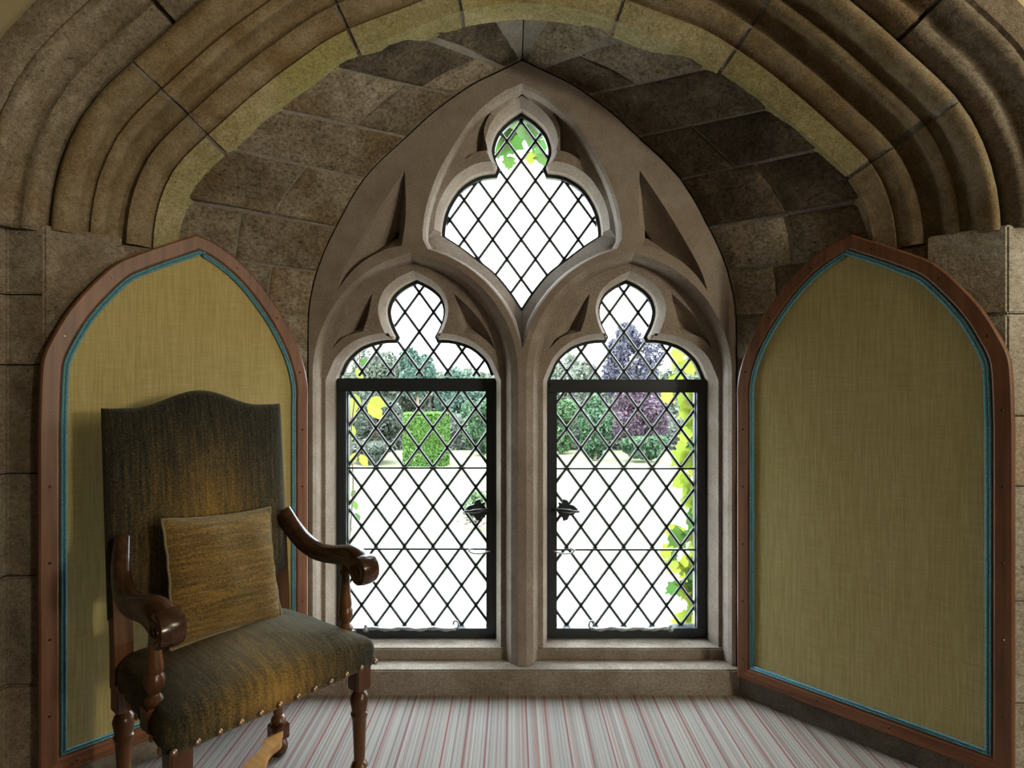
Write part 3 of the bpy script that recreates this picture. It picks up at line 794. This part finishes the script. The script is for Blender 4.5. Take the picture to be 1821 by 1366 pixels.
# ------------------------------------------------------------------ arched fabric panels
SD = Vector((.6755, -.7374, 0)); NR = Vector((-.7374, -.6755, 0))
PO0 = Vector((XC+XJ, YF, 0))+NR*.055
PX_R = [(1313, 1203), (1309, 900), (1308.6, 720), (1310, 691), (1315, 659), (1327, 621), (1347, 579), (1372, 539), (1404, 497), (1439, 462), (1479, 433), (1514, 417),
        (1576, 436), (1626, 453), (1664, 470), (1709, 509), (1747, 551), (1774, 593), (1793, 631), (1799, 669), (1802, 760), (1803, 1372)]
def onplane(x, y):
    d = Vector(((x-CX)/F, 1, -(y-CY)/F)); t = (PO0-Vector((0, 0, H))).dot(NR)/d.dot(NR); p = Vector((0, 0, H))+d*t
    return ((p-PO0).dot(SD), p.z)
uz = [onplane(*p) for p in PX_R]
u0 = (uz[0][0]+uz[1][0]+uz[2][0])/3; u1 = (uz[-1][0]+uz[-2][0])/2; zb = .088
print('PANEL', u0, u1, uz[0], uz[-1], uz[11])
def panel(sd, label):
    e = Vector((sd*SD.x, SD.y, 0)); o0 = Vector((XC+sd*XJ, YF, 0))+Vector((sd*NR.x, NR.y, 0))*.055
    um = (u0+u1)/2
    loc = o0+e*um
    # local frame: x along the wall (rightwards for the viewer), y into the wall, z up
    ax = e if sd > 0 else -e
    root = empty('arched_panel', (loc.x, loc.y, 0), math.atan2(ax.y, ax.x)); tag(root, label, 'panel', 'arched fabric panels on the alcove walls')
    L = [((u-um)*sd, z) for u, z in uz]
    L[0] = ((u0-um)*sd, zb); L[-1] = ((u1-um)*sd, zb); L[1] = ((u0-um)*sd, L[1][1]); L[2] = ((u0-um)*sd, L[2][1]); L[-2] = ((u1-um)*sd, L[-2][1])
    L = [L[0], L[2]]+L[3:-2]+[L[-2], L[-1]]
    A = cr([Vector(p) for p in L[1:11]], 4); B = cr([Vector(p) for p in L[10:-1]], 4)
    out = [Vector(L[0])]+A+B[1:]+[Vector(L[-1])]
    inn = offset(out, -.052); na = 1+len(A)-1   # index of the apex
    i_l = 1; i_r = len(out)-2
    def member(name, i0, i1, mat):
        V, Fc = [], []
        for i in range(i0, i1+1):
            p, q = out[i], inn[i]; d = (q-p)
            for t_, y in ((0, .034), (0, .004), (.10, 0), (.86, 0), (1, .006), (1, .034)): r = p+d*t_; V.append((r.x, y, r.y))
        m = 6
        for a in range(i1-i0):
            for j in range(m): Fc.append((a*m+j, a*m+(j+1) % m, (a+1)*m+(j+1) % m, (a+1)*m+j))
        Fc += [tuple(range(m)), tuple((i1-i0)*m+j for j in range(m))]
        return fix(mk(name, V, Fc, mat, root, angle=25))
    js_ = [0, 2, na, i_r-1, len(out)-1]
    sl = member('stile', 0, 2, M['frame_wood']); member('arch_member', 2, na, M['frame_wood']); member('arch_member', na, i_r-1, M['frame_wood']); sr = member('stile', i_r-1, len(out)-1, M['frame_wood'])
    p0, p1, q0, q1 = out[0], out[-1], inn[0], inn[-1]
    V = []
    for p, q in ((p0, q0), (p1, q1)):
        d = q-p
        for t_, y in ((0, .034), (0, .004), (.10, 0), (.86, 0), (1, .006), (1, .034)): r = p+d*t_; V.append((r.x, y, r.y))
    fix(mk('bottom_rail', V, [(j, (j+1) % 6, 6+(j+1) % 6, 6+j) for j in range(6)]+[tuple(range(6)), tuple(range(6, 12))], M['frame_wood_rail'], root))
    fb = MB(); fin = offset(inn, .004); region(fb, [([(p.x, p.y) for p in fin], .010)]); fb.build('fabric', M['fabric'], root)
    ins = offset(inn, -.009); ring = [(p.x, .006, p.y) for p in ins]; ring.append(ring[0])
    vs, fs = [], []
    for dd, rr in ((-.005, .0052), (-.0135, .0052)):
        r2 = [Vector((p.x, .006, p.y)) for p in offset(inn, dd)]; r2.append(r2[0]); a, b = tube(r2, rr, 6); n0 = len(vs); vs += a; fs += [tuple(i+n0 for i in f) for f in b]
    mk('braid', vs, fs, M['braid'], root, True)
    # dark screw plugs along the frame
    plug = None; cen = [(out[i]+inn[i])/2 for i in range(len(out))]
    run = cen+[cen[0]]; tot = [0]
    for a, b in zip(run, run[1:]): tot.append(tot[-1]+(b-a).length)
    s = .06
    while s < tot[-1]:
        j = max(i for i in range(len(tot)) if tot[i] <= s); j = min(j, len(run)-2)
        c = run[j].lerp(run[j+1], (s-tot[j])/max(tot[j+1]-tot[j], 1e-6))
        if plug is None:
            vs, fs = [], []
            for k_ in range(8): vs.append((.0045*cos(k_*pi/4), 0, .0045*sin(k_*pi/4)))
            for k_ in range(8): vs.append((.0035*cos(k_*pi/4), -.0012, .0035*sin(k_*pi/4)))
            fs = [(k_, (k_+1) % 8, 8+(k_+1) % 8, 8+k_) for k_ in range(8)]+[tuple(range(8, 16))]
            plug = mk('screw_plug', vs, fs, M['dark_wood'], root); o = plug
        else: o = link('screw_plug', plug.data, root)
        o.location = (c.x, 0, c.y); s += .235
    return root
panel(-1, 'olive fabric panel in an arched wooden frame, standing behind the armchair')
panel(1, 'olive fabric panel in an arched wooden frame, right of the window, nothing before it')

# ------------------------------------------------------------------ armchair
CH_O = Vector((-.80, 1.75, 0)); CH_R = radians(51)
chair = empty('armchair', CH_O, CH_R); tag(chair, 'high-backed carved wooden armchair in dark tweed with scroll arms, before the left panel', 'chair')
# upholstered back
def back_mesh():
    nu, nv = 40, 44; V = []; Fc = []
    hw, z0 = .277, .628
    def top(u): # ogee crest: flat shoulders, central hump
        a = abs(u); h = .5*(1+cos(pi*min(a/.72, 1))); return 1.228+.052*h+.006*max(0, a-.9)*10*.3
    for side in (0, 1):
        for j in range(nv+1):
            for i in range(nu+1):
                u = -1+2*i/nu; v = j/nv; uu = math.copysign(1-(1-abs(u))**1.6 if abs(u) < 1 else 1, u); 
                vv = v; 
                if v < .5: vv = .5*(2*v)**1.5
                else: vv = 1-.5*(2*(1-v))**1.5
                x = hw*uu; z = z0+(top(uu)-z0)*vv
                eu = max(0, 1-abs(uu)**14); ev = max(0, 1-abs(2*vv-1)**22); e = (eu*ev)**.5
                bul = (1-uu*uu)*(1-(2*vv-1)**2)
                yc = .225+.055*(z-z0)/.62
                y = yc-(.026*e+.020*bul) if side == 0 else yc+.026*e
                V.append((x, y, z))
    n1 = (nu+1)*(nv+1)
    for j in range(nv):
        for i in range(nu):
            a = j*(nu+1)+i; Fc.append((a, a+1, a+nu+2, a+nu+1)); b = n1+a; Fc.append((b+1, b, b+nu+1, b+nu+2))
    o = mk('backrest', V, Fc, M['back_tweed'], chair, True)
    bm = bmesh.new(); bm.from_mesh(o.data); bmesh.ops.remove_doubles(bm, verts=bm.verts[:], dist=.0004); bmesh.ops.recalc_face_normals(bm, faces=bm.faces[:]); bm.to_mesh(o.data); bm.free()
back_mesh()
# seat
def seat_outline(s, n=10):
    c = [(-.258, .215), (-.302, -.252), (.302, -.252), (.258, .215)]; r = .028; out = []
    for i in range(4):
        p0, p1, p2 = Vector(c[i-1]), Vector(c[i]), Vector(c[(i+1) % 4]); a = (p0-p1).normalized(); b = (p2-p1).normalized()
        for k_ in range(5):
            t = k_/4; q = (p1+a*r).lerp(p1+b*r, t); m = p1.lerp(q, 1.0); bulge = 1-abs(2*t-1); out.append(q.lerp(p1, .30*bulge))
        nx = Vector(c[(i+1) % 4]); a2 = p1+b*r; b2 = nx-b*r
        for k_ in range(1, n): out.append(a2.lerp(b2, k_/n))
    cen = Vector((0, -.02)); return [cen+(p-cen)*s for p in out]
rings = [(.436, .985), (.437, 1.0), (.452, 1.008), (.478, 1.010), (.500, 1.0), (.515, .985), (.526, .955), (.535, .90), (.545, .78), (.554, .6), (.560, .4), (.563, .2)]
V = []; 
for z, s in rings:
    for p in seat_outline(s):
        dip = 0 if z < .49 else -.016*max(0, (abs(p.x)/.30)**3)*max(0, min(1, (z-.49)/.04)) 
        V.append((p.x, p.y, z+dip+(.004*mnoise.noise(Vector((p.x*12, p.y*12, z*8))) if z > .44 else 0)))
m = len(seat_outline(1)); Fc = [(a*m+j, a*m+(j+1) % m, (a+1)*m+(j+1) % m, (a+1)*m+j) for a in range(len(rings)-1) for j in range(m)]
V.append((0, -.02, .564)); Fc += [((len(rings)-1)*m+j, (len(rings)-1)*m+(j+1) % m, len(V)-1) for j in range(m)]; Fc.append(tuple(range(m-1, -1, -1)))
fix(mk('seat', V, Fc, M['seat_tweed'], chair, True))
# nails along the front and the side edges of the seat
vs, fs = [], []
for a in range(4):
    for k_ in range(8):
        th = a*pi/6.2; vs.append((.0095*cos(th)*cos(k_*pi/4), -.007*sin(th), .0095*cos(th)*sin(k_*pi/4)))
for a in range(3):
    for k_ in range(8): fs.append((a*8+k_, a*8+(k_+1) % 8, (a+1)*8+(k_+1) % 8, (a+1)*8+k_))
fs.append(tuple(range(24, 32)))
nail = None
def put_nail(x, y, rz):
    global nail
    if nail is None: nail = mk('nail', vs, fs, M['nail'], chair, True); o = nail
    else: o = link('nail', nail.data, chair)
    o.location = (x, y, .447); o.rotation_euler = (0, 0, rz)
for k_ in range(12): put_nail(-.288+.576*k_/11, -.2555, 0)
for sd in (-1, 1):
    for k_ in range(7): put_nail(sd*(.304-.04*k_/6.5), -.222+.066*k_, sd*radians(95))
# legs: turned, front pair with square block and bun foot; back pair carry the posts
def leg(x, y, block_top):
    base = [(.010, 0), (.024, .004), (.031, .018), (.032, .032), (.027, .046), (.016, .054), (.015, .060)]
    up = [(.015, .108), (.022, .114), (.026, .124), (.022, .134), (.015, .140), (.017, .150), (.0185, .20), (.0215, .265), (.024, .277), (.0265, .282), (.027, .288), (.0225, .294), (.0235, .300), (.027, .318), (.029, .332), (.024, .348), (.017, .356), (.019, .366)]
    mbb = MB(); mbb.add(*lathe(up, (x, y), 18)); o = mbb.build('leg', M['mid_wood'], chair, angle=40)
    f = MB(); f.add(*lathe(base, (x, y), 18)); f.build('bun_foot', M['dark_wood'], o, angle=50)
    box('stretcher_block', (x-.028, y-.028, .058), (x+.028, y+.028, .110), M['dark_wood'], o, .004)
    box('corner_block', (x-.026, y-.026, .362), (x+.026, y+.026, block_top), M['mid_wood'], o, .004)
    return o
leg(-.262, -.212, .44); leg(.262, -.212, .44)
for sd in (-1, 1):
    leg(sd*.238, .218, .44)
    # rear post, raked back, between the seat and the upholstered back
    V = []
    for z, y in ((.43, .214), (.56, .216), (.66, .227), (.78, .236)):
        for dx, dy in ((-.024, -.02), (.024, -.02), (.024, .022), (-.024, .022)): V.append((sd*.244+dx, y+dy, z))
    fix(mk('back_post', V, [(a*4+j, a*4+(j+1) % 4, a*4+4+(j+1) % 4, a*4+4+j) for a in range(3) for j in range(4)]+[(3, 2, 1, 0), (12, 13, 14, 15)], M['mid_wood'], chair))
# arms: swept down from the back, then forward to a drooping scroll
def arm(sd):
    ctr = [(.248, .205, .848), (.262, .165, .800), (.274, .12, .762), (.284, .06, .738), (.290, 0, .734), (.292, -.06, .741), (.290, -.115, .749), (.287, -.160, .745), (.284, -.195, .729)]
    wd = [.040, .042, .045, .047, .049, .052, .055, .058, .060]; ht = [.072, .062, .056, .052, .051, .054, .060, .070, .076]
    cp = cr([Vector(c) for c in ctr], 5); W_ = cr([Vector((a, b)) for a, b in zip(wd, ht)], 5)
    V, Fc = [], []; n = 12
    for i, p in enumerate(cp):
        t = (cp[min(i+1, len(cp)-1)]-cp[max(i-1, 0)]).normalized(); sx = Vector((1, 0, 0)); sx = (sx-t*sx.dot(t)).normalized(); up = t.cross(sx)*-1
        if up.z < 0: up = -up
        w, h = W_[i].x/2, W_[i].y/2
        for a, b in ((-1, -.55), (-.8, -1), (0, -1.04), (.8, -1), (1, -.55), (1, 0), (1, .5), (.8, .86), (.38, 1.05), (0, 1.1), (-.38, 1.05), (-.8, .86), (-1, .5), (-1, 0)):
            V.append(p+sx*(a*w)+up*(b*h))
    n = 14
    for i in range(len(cp)-1):
        for j in range(n): Fc.append((i*n+j, i*n+(j+1) % n, (i+1)*n+(j+1) % n, (i+1)*n+j))
    Fc += [tuple(range(n)), tuple((len(cp)-1)*n+j for j in range(n))]
    V = [Vector((v.x*sd, v.y, v.z)) for v in V]
    o = fix(mk('arm', V, Fc, M['arm_wood'], chair, angle=48))
    # scroll: a drum lying across the arm, with a small spiral boss each side
    V, Fc = [], []; N = 22; c = Vector((.283*sd, -.208, .722)); xs = [-.030, -.027, -.012, .012, .027, .030]
    for x, rr in zip(xs, (.034, .040, .043, .043, .040, .034)):
        for q in range(N): V.append(c+Vector((x, rr*cos(2*pi*q/N)*1.0, rr*sin(2*pi*q/N)*1.08)))
    for a in range(5):
        for q in range(N): Fc.append((a*N+q, a*N+(q+1) % N, (a+1)*N+(q+1) % N, (a+1)*N+q))
    Fc += [tuple(range(N)), tuple(5*N+q for q in range(N))]
    fix(mk('arm_scroll', V, Fc, M['arm_wood'], o, angle=35))
    for s2 in (-1, 1):
        sp = [c+Vector((s2*.0302, (.004+.024*t_)*cos(t_*11), (.004+.024*t_)*sin(t_*11))) for t_ in [i/24 for i in range(25)]]
        vs_, fs_ = tube(sp, .0028, 6); mk('scroll_volute', vs_, fs_, M['arm_wood'], o, True)
    # turned support
    pf = [(.016, .505), (.022, .512), (.024, .522), (.016, .530), (.013, .536), (.019, .548), (.0235, .562), (.0235, .574), (.0185, .586), (.021, .592), (.0205, .602), (.0165, .630), (.0145, .668), (.014, .690), (.019, .696), (.019, .706), (.014, .712), (.015, .735)]
    mbb = MB(); mbb.add(*lathe(pf, (.278*sd, -.118), 16)); po_ = mbb.build('arm_post', M['mid_wood'], chair, angle=42)
    box('post_block', (.278*sd-.025, -.118-.026, .452), (.278*sd+.025, -.118+.026, .510), M['mid_wood'], po_, .003)
arm(-1); arm(1)
# serpentine saltire stretcher
def strut(x, y):
    a = Vector((x, y)); L = a.length; d = a/L; nn = Vector((-d.y, d.x)); V = []; N = 26
    for i in range(N+1):
        t = i/N; s = .012+(L-.02)*t; wv = .024+.007*cos(t*17)*(1-.3*t); bend = .008*sin(t*2*pi)
        if t < .12: wv = .034-.06*t
        for sg, z in ((-1, .070), (1, .070), (1, .092), (-1, .092)):
            p = d*s+nn*(sg*wv+bend); V.append((p.x, p.y, z+.008*sin(t*pi)))
    o = fix(mk('stretcher', V, [(i*4+j, i*4+(j+1) % 4, i*4+4+(j+1) % 4, i*4+4+j) for i in range(N) for j in range(4)]+[(0, 1, 2, 3), (N*4, N*4+1, N*4+2, N*4+3)], M['honey_wood'], chair))
for x, y in ((-.262, -.212), (.262, -.212), (-.238, .218), (.238, .218)): strut(x, y)
mbb = MB(); mbb.add(*lathe([(.03, .066), (.05, .07), (.05, .098), (.03, .104), (.018, .112), (.022, .125), (.012, .14), (.002, .146)], (0, 0), 16)); mbb.build('stretcher_boss', M['honey_wood'], chair, angle=40)

# cushion leaning on the back
cu = empty('cushion', (0, 0, 0)); tag(cu, 'square golden brown tweed cushion with piped edge leaning in the armchair', 'cushion')
n = 26; hw = .178
def cush(side):
    V, Fc = [], []
    for j in range(n+1):
        for i in range(n+1):
            u, v = -1+2*i/n, -1+2*j/n
            pin_ = 1-.055*(1-u*u)*abs(v)**3; pin2 = 1-.055*(1-v*v)*abs(u)**3
            x, z = u*hw*pin2, v*hw*pin_
            e = max(0, (1-abs(u)**2.6)*(1-abs(v)**2.6))**.62
            w = mnoise.noise(Vector((u*1.6, v*1.6, 3+side)))*.012*e
            V.append((x, (-.058*e+w) if side == 0 else (.064*e), z))
    for j in range(n):
        for i in range(n):
            a = j*(n+1)+i; Fc.append((a, a+1, a+n+2, a+n+1) if side == 0 else (a+1, a, a+n+1, a+n+2))
    return V, Fc
V, Fc = cush(0); mk('front_panel', V, Fc, M['cushion_tweed'], cu, True)
V2, Fc2 = cush(1); mk('back_panel', V2, Fc2, M['velvet'], cu, True)
edge = [V[i] for i in range(n+1)]+[V[j*(n+1)+n] for j in range(1, n+1)]+[V[n*(n+1)+i] for i in range(n-1, -1, -1)]+[V[j*(n+1)] for j in range(n-1, 0, -1)]
edge = [Vector(e)+Vector((0, .002*sin(i*1.3), 0)) for i, e in enumerate(edge)]; edge.append(edge[0])
vs_, fs_ = tube(edge, .0042, 6); mk('piping', vs_, fs_, M['piping'], cu, True)
cu.matrix_world = Matrix.Translation(CH_O)@Matrix.Rotation(CH_R, 4, 'Z')@Matrix.Translation((-.006, .092, .727))@Matrix.Rotation(radians(9), 4, 'Z')@Matrix.Rotation(radians(-16), 4, 'X')@Matrix.Rotation(radians(5), 4, 'Y')

# ------------------------------------------------------------------ garden
ZG = -1.6
def gp(x, Y, z=ZG): return Vector(((x-CX)/F*Y, Y, z))
tag(mk('ground', [(-60, 2.75, ZG), (60, 2.75, ZG), (60, 120, ZG), (-60, 120, ZG)], [(0, 1, 2, 3)], M['lawn']), 'sunlit pale lawn beyond the window', kind='structure')
tag(box('terrace', (-30, 2.75, ZG), (30, 8.9, ZG+.02), M['gravel']), 'pale gravel terrace below the window', kind='structure')
tag(box('terrace_kerb', (-30, 8.9, ZG), (30, 9.05, ZG+.05), M['kerb']), 'dark edging strip between terrace and lawn', kind='structure')
def leaves(pts, size, rg, up=.0):
    V, Fc = [], []
    for p, nrm in pts:
        a = Vector((rg.gauss(0, 1), rg.gauss(0, 1), rg.gauss(0, 1))).normalized(); nn = (nrm*.9+a*.8).normalized()
        t = nn.orthogonal().normalized(); b = nn.cross(t); th = rg.uniform(0, 6.28); t, b = t*cos(th)+b*sin(th), b*cos(th)-t*sin(th)
        s = size*rg.uniform(.6, 1.3); n0 = len(V)
        V += [p-t*s, p-b*s*.55+nn*s*.12, p+t*s, p+b*s*.55+nn*s*.12]; Fc.append((n0, n0+1, n0+2, n0+3))
    return V, Fc
def tree(name, label, cat, px, Y, ytop, wpx, ybot, mat, seed, n=2600, size=.13, trunk=True, group=None, blobs=9):
    rg = random.Random(seed); base = gp(px, Y); ztop = H-(ytop-CY)/F*Y; zbot = max(ZG+.05, H-(ybot-CY)/F*Y); w = wpx/F*Y/2
    root = empty(name, base); tag(root, label, cat, group or {'tree': 'trees beyond the lawn', 'shrub': 'shrubs around the lawn'}.get(cat))
    cz = (ztop+zbot)/2-ZG; hz = (ztop-zbot)/2; pts = []
    bl = [(Vector((0, 0, cz)), .72)]
    for _ in range(blobs):
        d = Vector((rg.uniform(-1, 1), rg.uniform(-1, 1), rg.uniform(-1, 1))).normalized(); bl.append((Vector((d.x*w*.62, d.y*w*.5, cz+d.z*hz*.62)), rg.uniform(.32, .5)))
    n = int(n*2.3); size *= .62
    for _ in range(n):
        c, s = rg.choice(bl); d = Vector((rg.gauss(0, 1), rg.gauss(0, 1), rg.gauss(0, 1))).normalized(); r = s*rg.uniform(.75, 1.02)
        pts.append((c+Vector((d.x*w*r, d.y*w*.8*r, d.z*hz*r)), d))
    V, Fc = leaves(pts, size, rg); o = mk('foliage', V, Fc, mat, root); o['kind'] = 'stuff'
    if trunk:
        vs, fs = tube(cr([(0, 0, -.02), (w*.04, 0, cz*.4), (-w*.03, .02, cz*.8), (0, 0, cz)], 3), [max(.05, w*.09)*(1-.05*i) for i in range(10)], 8); mk('trunk', vs, fs, M['bark'], root, True)
    return root
tree('shrub', 'dark grey-green shrub behind the low hedge in the left light', 'shrub', 668, 23.5, 694, 105, 800, M['leaf_grey'], 2, 2600, .15)
tree('low_hedge', 'low clipped grey-green hedge left of the topiary drum', 'hedge', 655, 21.6, 782, 110, 826, M['leaf_grey'], 3, 2200, .10, False)
tree('tree', 'teal-green round tree with its crown above the transom of the left light', 'tree', 742, 34, 612, 75, 720, M['leaf_teal'], 4, 2200, .2)
tree('tree', 'pale misty tree filling the left part of the left light', 'tree', 672, 38, 618, 110, 770, M['leaf_hazed'], 5, 2600, .24)
tree('tree', 'pale grey tree directly behind the topiary drum', 'tree', 765, 40, 655, 120, 800, M['leaf_hazed'], 6, 2600, .26)
tree('tree', 'deep green tree at the right edge of the left light', 'tree', 856, 24, 690, 78, 818, M['leaf_deep'], 7, 2600, .14)
tree('tree', 'pale teal tree high at the right of the left light', 'tree', 828, 36, 640, 105, 770, M['leaf_teal'], 8, 2400, .22)
tree('tree', 'pale green tree high in the left part of the right light', 'tree', 1022, 38, 628, 105, 760, M['leaf_hazed'], 9, 2600, .24)
tree('shrub', 'mid green shrub at the left edge of the right light', 'shrub', 996, 24.6, 695, 72, 812, M['leaf_green'], 10, 2800, .14)
tree('shrub', 'deep green shrub between the mid green shrub and the purple tree', 'shrub', 1058, 22.3, 700, 76, 822, M['leaf_deep'], 11, 2800, .14)
tree('tree', 'dark plum crown rising into the cusped head of the right light', 'tree', 1128, 30, 562, 118, 720, M['leaf_plum'], 12, 3400, .18)
tree('tree', 'purple-leaved tree over the lawn edge in the right light', 'tree', 1140, 24.6, 672, 112, 800, M['leaf_purple'], 13, 3400, .14)
tree('shrub', 'green shrub under the purple tree', 'shrub', 1150, 21.9, 770, 90, 830, M['leaf_deep'], 14, 2200, .11, False)
tree('tree', 'pale green tree at the right edge of the right light', 'tree', 1236, 29, 690, 80, 800, M['leaf_green'], 15, 2400, .15)
# clipped drum of yew
rg = random.Random(20); b = gp(758, 21.2); top = empty('topiary_drum', b); tag(top, 'clipped drum-shaped yew topiary with a bright flat top on the lawn', 'topiary')
r, h = 40/F*21.2, 88/F*21.2; pts = []
for _ in range(6500):
    th = rg.uniform(0, 2*pi); z = rg.uniform(0, h); pts.append((Vector((r*cos(th), r*sin(th), z)), Vector((cos(th), sin(th), 0))))
for _ in range(2200):
    th = rg.uniform(0, 2*pi); q = r*sqrt(rg.random()); pts.append((Vector((q*cos(th), q*sin(th), h+.06)), Vector((0, 0, 1))))
V, Fc = leaves(pts, .065, rg); o = mk('foliage', V, Fc, M['leaf_yew'], top); o['kind'] = 'stuff'
vs, fs = lathe([(r*.93, 0), (r*.95, h*.5), (r*.93, h), (r*.5, h+.02), (.02, h+.02)], (0, 0), 24); mk('twig_core', vs, fs, M['leaf_yew'], top, True)
# distant hedge line closing the garden
rg = random.Random(21); pts = []
for _ in range(26000):
    x = rg.uniform(-22, 24); z = rg.uniform(0, 4.6)*(.85+.35*mnoise.noise(Vector((x*.35, 0, 4)))+.12*mnoise.noise(Vector((x*1.7, 3, 4)))); pts.append((Vector((x, 44+rg.uniform(-.5, .5), ZG+z)), Vector((0, -1, .3)).normalized()))
V, Fc = leaves(pts, .26, rg); o = mk('boundary_hedge', V, Fc, M['leaf_hazed']); tag(o, 'long pale boundary hedge closing the far end of the garden', 'hedge', kind='stuff')
rg = random.Random(22); pts = []
for _ in range(15000):
    x = rg.uniform(-9, 10); hgt = 1.25+.75*mnoise.noise(Vector((x*.55, 2, 7)))+.3*mnoise.noise(Vector((x*2.1, 5, 1))); z = rg.uniform(0, max(.5, hgt)); pts.append((Vector((x, 26.5+rg.uniform(-.7, .5), ZG+z)), Vector((rg.gauss(0, .3), -1, .4)).normalized()))
V, Fc = leaves(pts, .11, rg); o = mk('border_planting', V, Fc, M['leaf_grey']); tag(o, 'long mixed grey-green border of low shrubs closing the lawn', 'border', kind='stuff')
# rose bush on the lawn
rb = tree('rose_bush', 'small rose bush on the sunlit lawn', 'shrub', 846, 11.9, 868, 56, 938, M['leaf_green'], 30, 500, .06, False)
rg = random.Random(31)
for q in range(14):
    c = Vector((rg.uniform(-.34, .3), rg.uniform(-.3, -.1), rg.uniform(.08, .42))); vs, fs = lathe([(.01, -.03), (.04, -.02), (.05, .01), (.035, .03), (.01, .035)], (0, 0), 8)
    mk('rose_bloom', [Vector(v)+c for v in vs], fs, M['petal_pink'], rb, True)

# climbing vines outside the glass
def leaf_mesh(name, mat, kind):
    if kind == 'lobed': o = [(0, 0), (.22, -.06), (.46, .02), (.40, .22), (.58, .40), (.34, .50), (.26, .72), (.10, .74), (0, 1.0)]
    else: o = [(0, 0), (.16, .16), (.26, .40), (.22, .65), (.10, .86), (0, 1.0)]
    V = []; Fc = []; n = len(o)
    for x, y in o: V.append((0, y*.0, y) if x == 0 else (0, -.03*y, y))
    mid = [(0, .04*sin(y*3), y) for _, y in o]; R = [(x, -.12*x+.04*sin(y*3)-.10*x*x, y) for x, y in o]; L = [(-x, b, c) for x, b, c in R]
    V = mid+R+L
    for i in range(n-1): Fc += [(i, n+i, n+i+1, i+1), (i, i+1, 2*n+i+1, 2*n+i)]
    me = bpy.data.meshes.new(name); me.from_pydata(V, [], Fc); me.update(); me.materials.append(mat); me.polygons.foreach_set('use_smooth', [True]*len(me.polygons)); return me
LM = {(m_, kd): leaf_mesh('leaf', M[m_], kd) for m_ in ('leaf_vine', 'leaf_vine_green', 'leaf_red') for kd in ('lobed', 'oval')}
def vine(label, stem_px, Yv, leaf_spots, seed, kind='lobed'):
    rg = random.Random(seed); root = empty('climbing_vine', P(stem_px[0][0], stem_px[0][1], Yv)); tag(root, label, 'vine', 'vines climbing outside the window')
    o0 = root.location
    for sp in (stem_px,):
        pts = cr([P(x, y, Yv)-o0 for x, y in sp], 4); vs, fs = tube(pts, .004, 6); mk('stem', vs, fs, M['bark'], root, True)
    for (x, y, s, ang, mt) in leaf_spots:
        l = link('leaf', LM[(mt, kind)], root); Yl = Yv+rg.uniform(-.07, .05); l.location = P(x, y, Yl)-o0
        l.rotation_euler = (rg.uniform(-.6, .6), radians(ang), rg.uniform(-.7, .7)); sc = s/F*Yl; l.scale = (sc, sc, sc)
rg = random.Random(5); spots = []
for q in range(100):
    y = rg.uniform(690, 1105); x = 1240-abs(rg.gauss(0, 21))+6; 
    if y > 870: x = 1246-abs(rg.gauss(0, 18))
    spots.append((x, y, rg.uniform(20, 40), rg.uniform(90, 270), 'leaf_vine' if rg.random() < .72 else 'leaf_vine_green'))
spots += [(1206, 622, 44, 200, 'leaf_vine'), (1222, 640, 38, 160, 'leaf_vine'), (1196, 668, 34, 150, 'leaf_vine'), (1238, 610, 30, 180, 'leaf_vine_green'), (1206, 1000, 40, 215, 'leaf_vine'), (1198, 975, 34, 240, 'leaf_vine'), (1210, 1040, 36, 230, 'leaf_vine_green')]
vine('bright yellow-green climbing vine down the right edge of the right casement', [(1256, 1700), (1246, 1120), (1240, 1000), (1246, 880), (1240, 760), (1250, 640), (1246, 560)], 2.98, spots, 8)
sp2 = [(655, 712, 42, 100, 'leaf_vine'), (655, 716, 46, 150, 'leaf_vine'), (628, 705, 34, 180, 'leaf_vine'), (622, 725, 30, 170, 'leaf_vine'), (626, 755, 32, 185, 'leaf_vine'), (633, 655, 26, 160, 'leaf_vine'), (640, 640, 24, 120, 'leaf_vine_green'), (640, 808, 28, 150, 'leaf_vine'), (632, 805, 24, 200, 'leaf_vine'), (622, 735, 26, 200, 'leaf_red'), (629, 700, 26, 160, 'leaf_vine'), (628, 870, 22, 170, 'leaf_vine_green'), (630, 890, 24, 185, 'leaf_vine_green'), (632, 912, 20, 165, 'leaf_vine_green'), (622, 935, 16, 180, 'leaf_red')]
vine('thin vine with a few large yellow leaves at the left edge of the left casement', [(612, 1700), (612, 1150), (622, 960), (628, 860), (624, 780), (632, 700), (640, 640), (630, 590)], 2.98, sp2, 9, 'oval')
sp3 = [(905, 214, 46, 190, 'leaf_vine_green'), (930, 212, 62, 180, 'leaf_vine_green'), (915, 235, 50, 205, 'leaf_vine_green'), (948, 222, 50, 165, 'leaf_vine_green'), (960, 252, 36, 150, 'leaf_vine_green'), (895, 246, 40, 200, 'leaf_vine_green'), (905, 280, 26, 180, 'leaf_vine_green'), (944, 272, 24, 170, 'leaf_vine'), (964, 276, 34, 180, 'leaf_vine_green')]
vine('cluster of broad green vine leaves hanging outside the top foil of the kite light', [(1290, 1700), (1292, 1000), (1285, 520), (1180, 260), (1040, 120), (985, 165), (950, 200), (925, 215), (900, 225)], 2.98, sp3, 10)
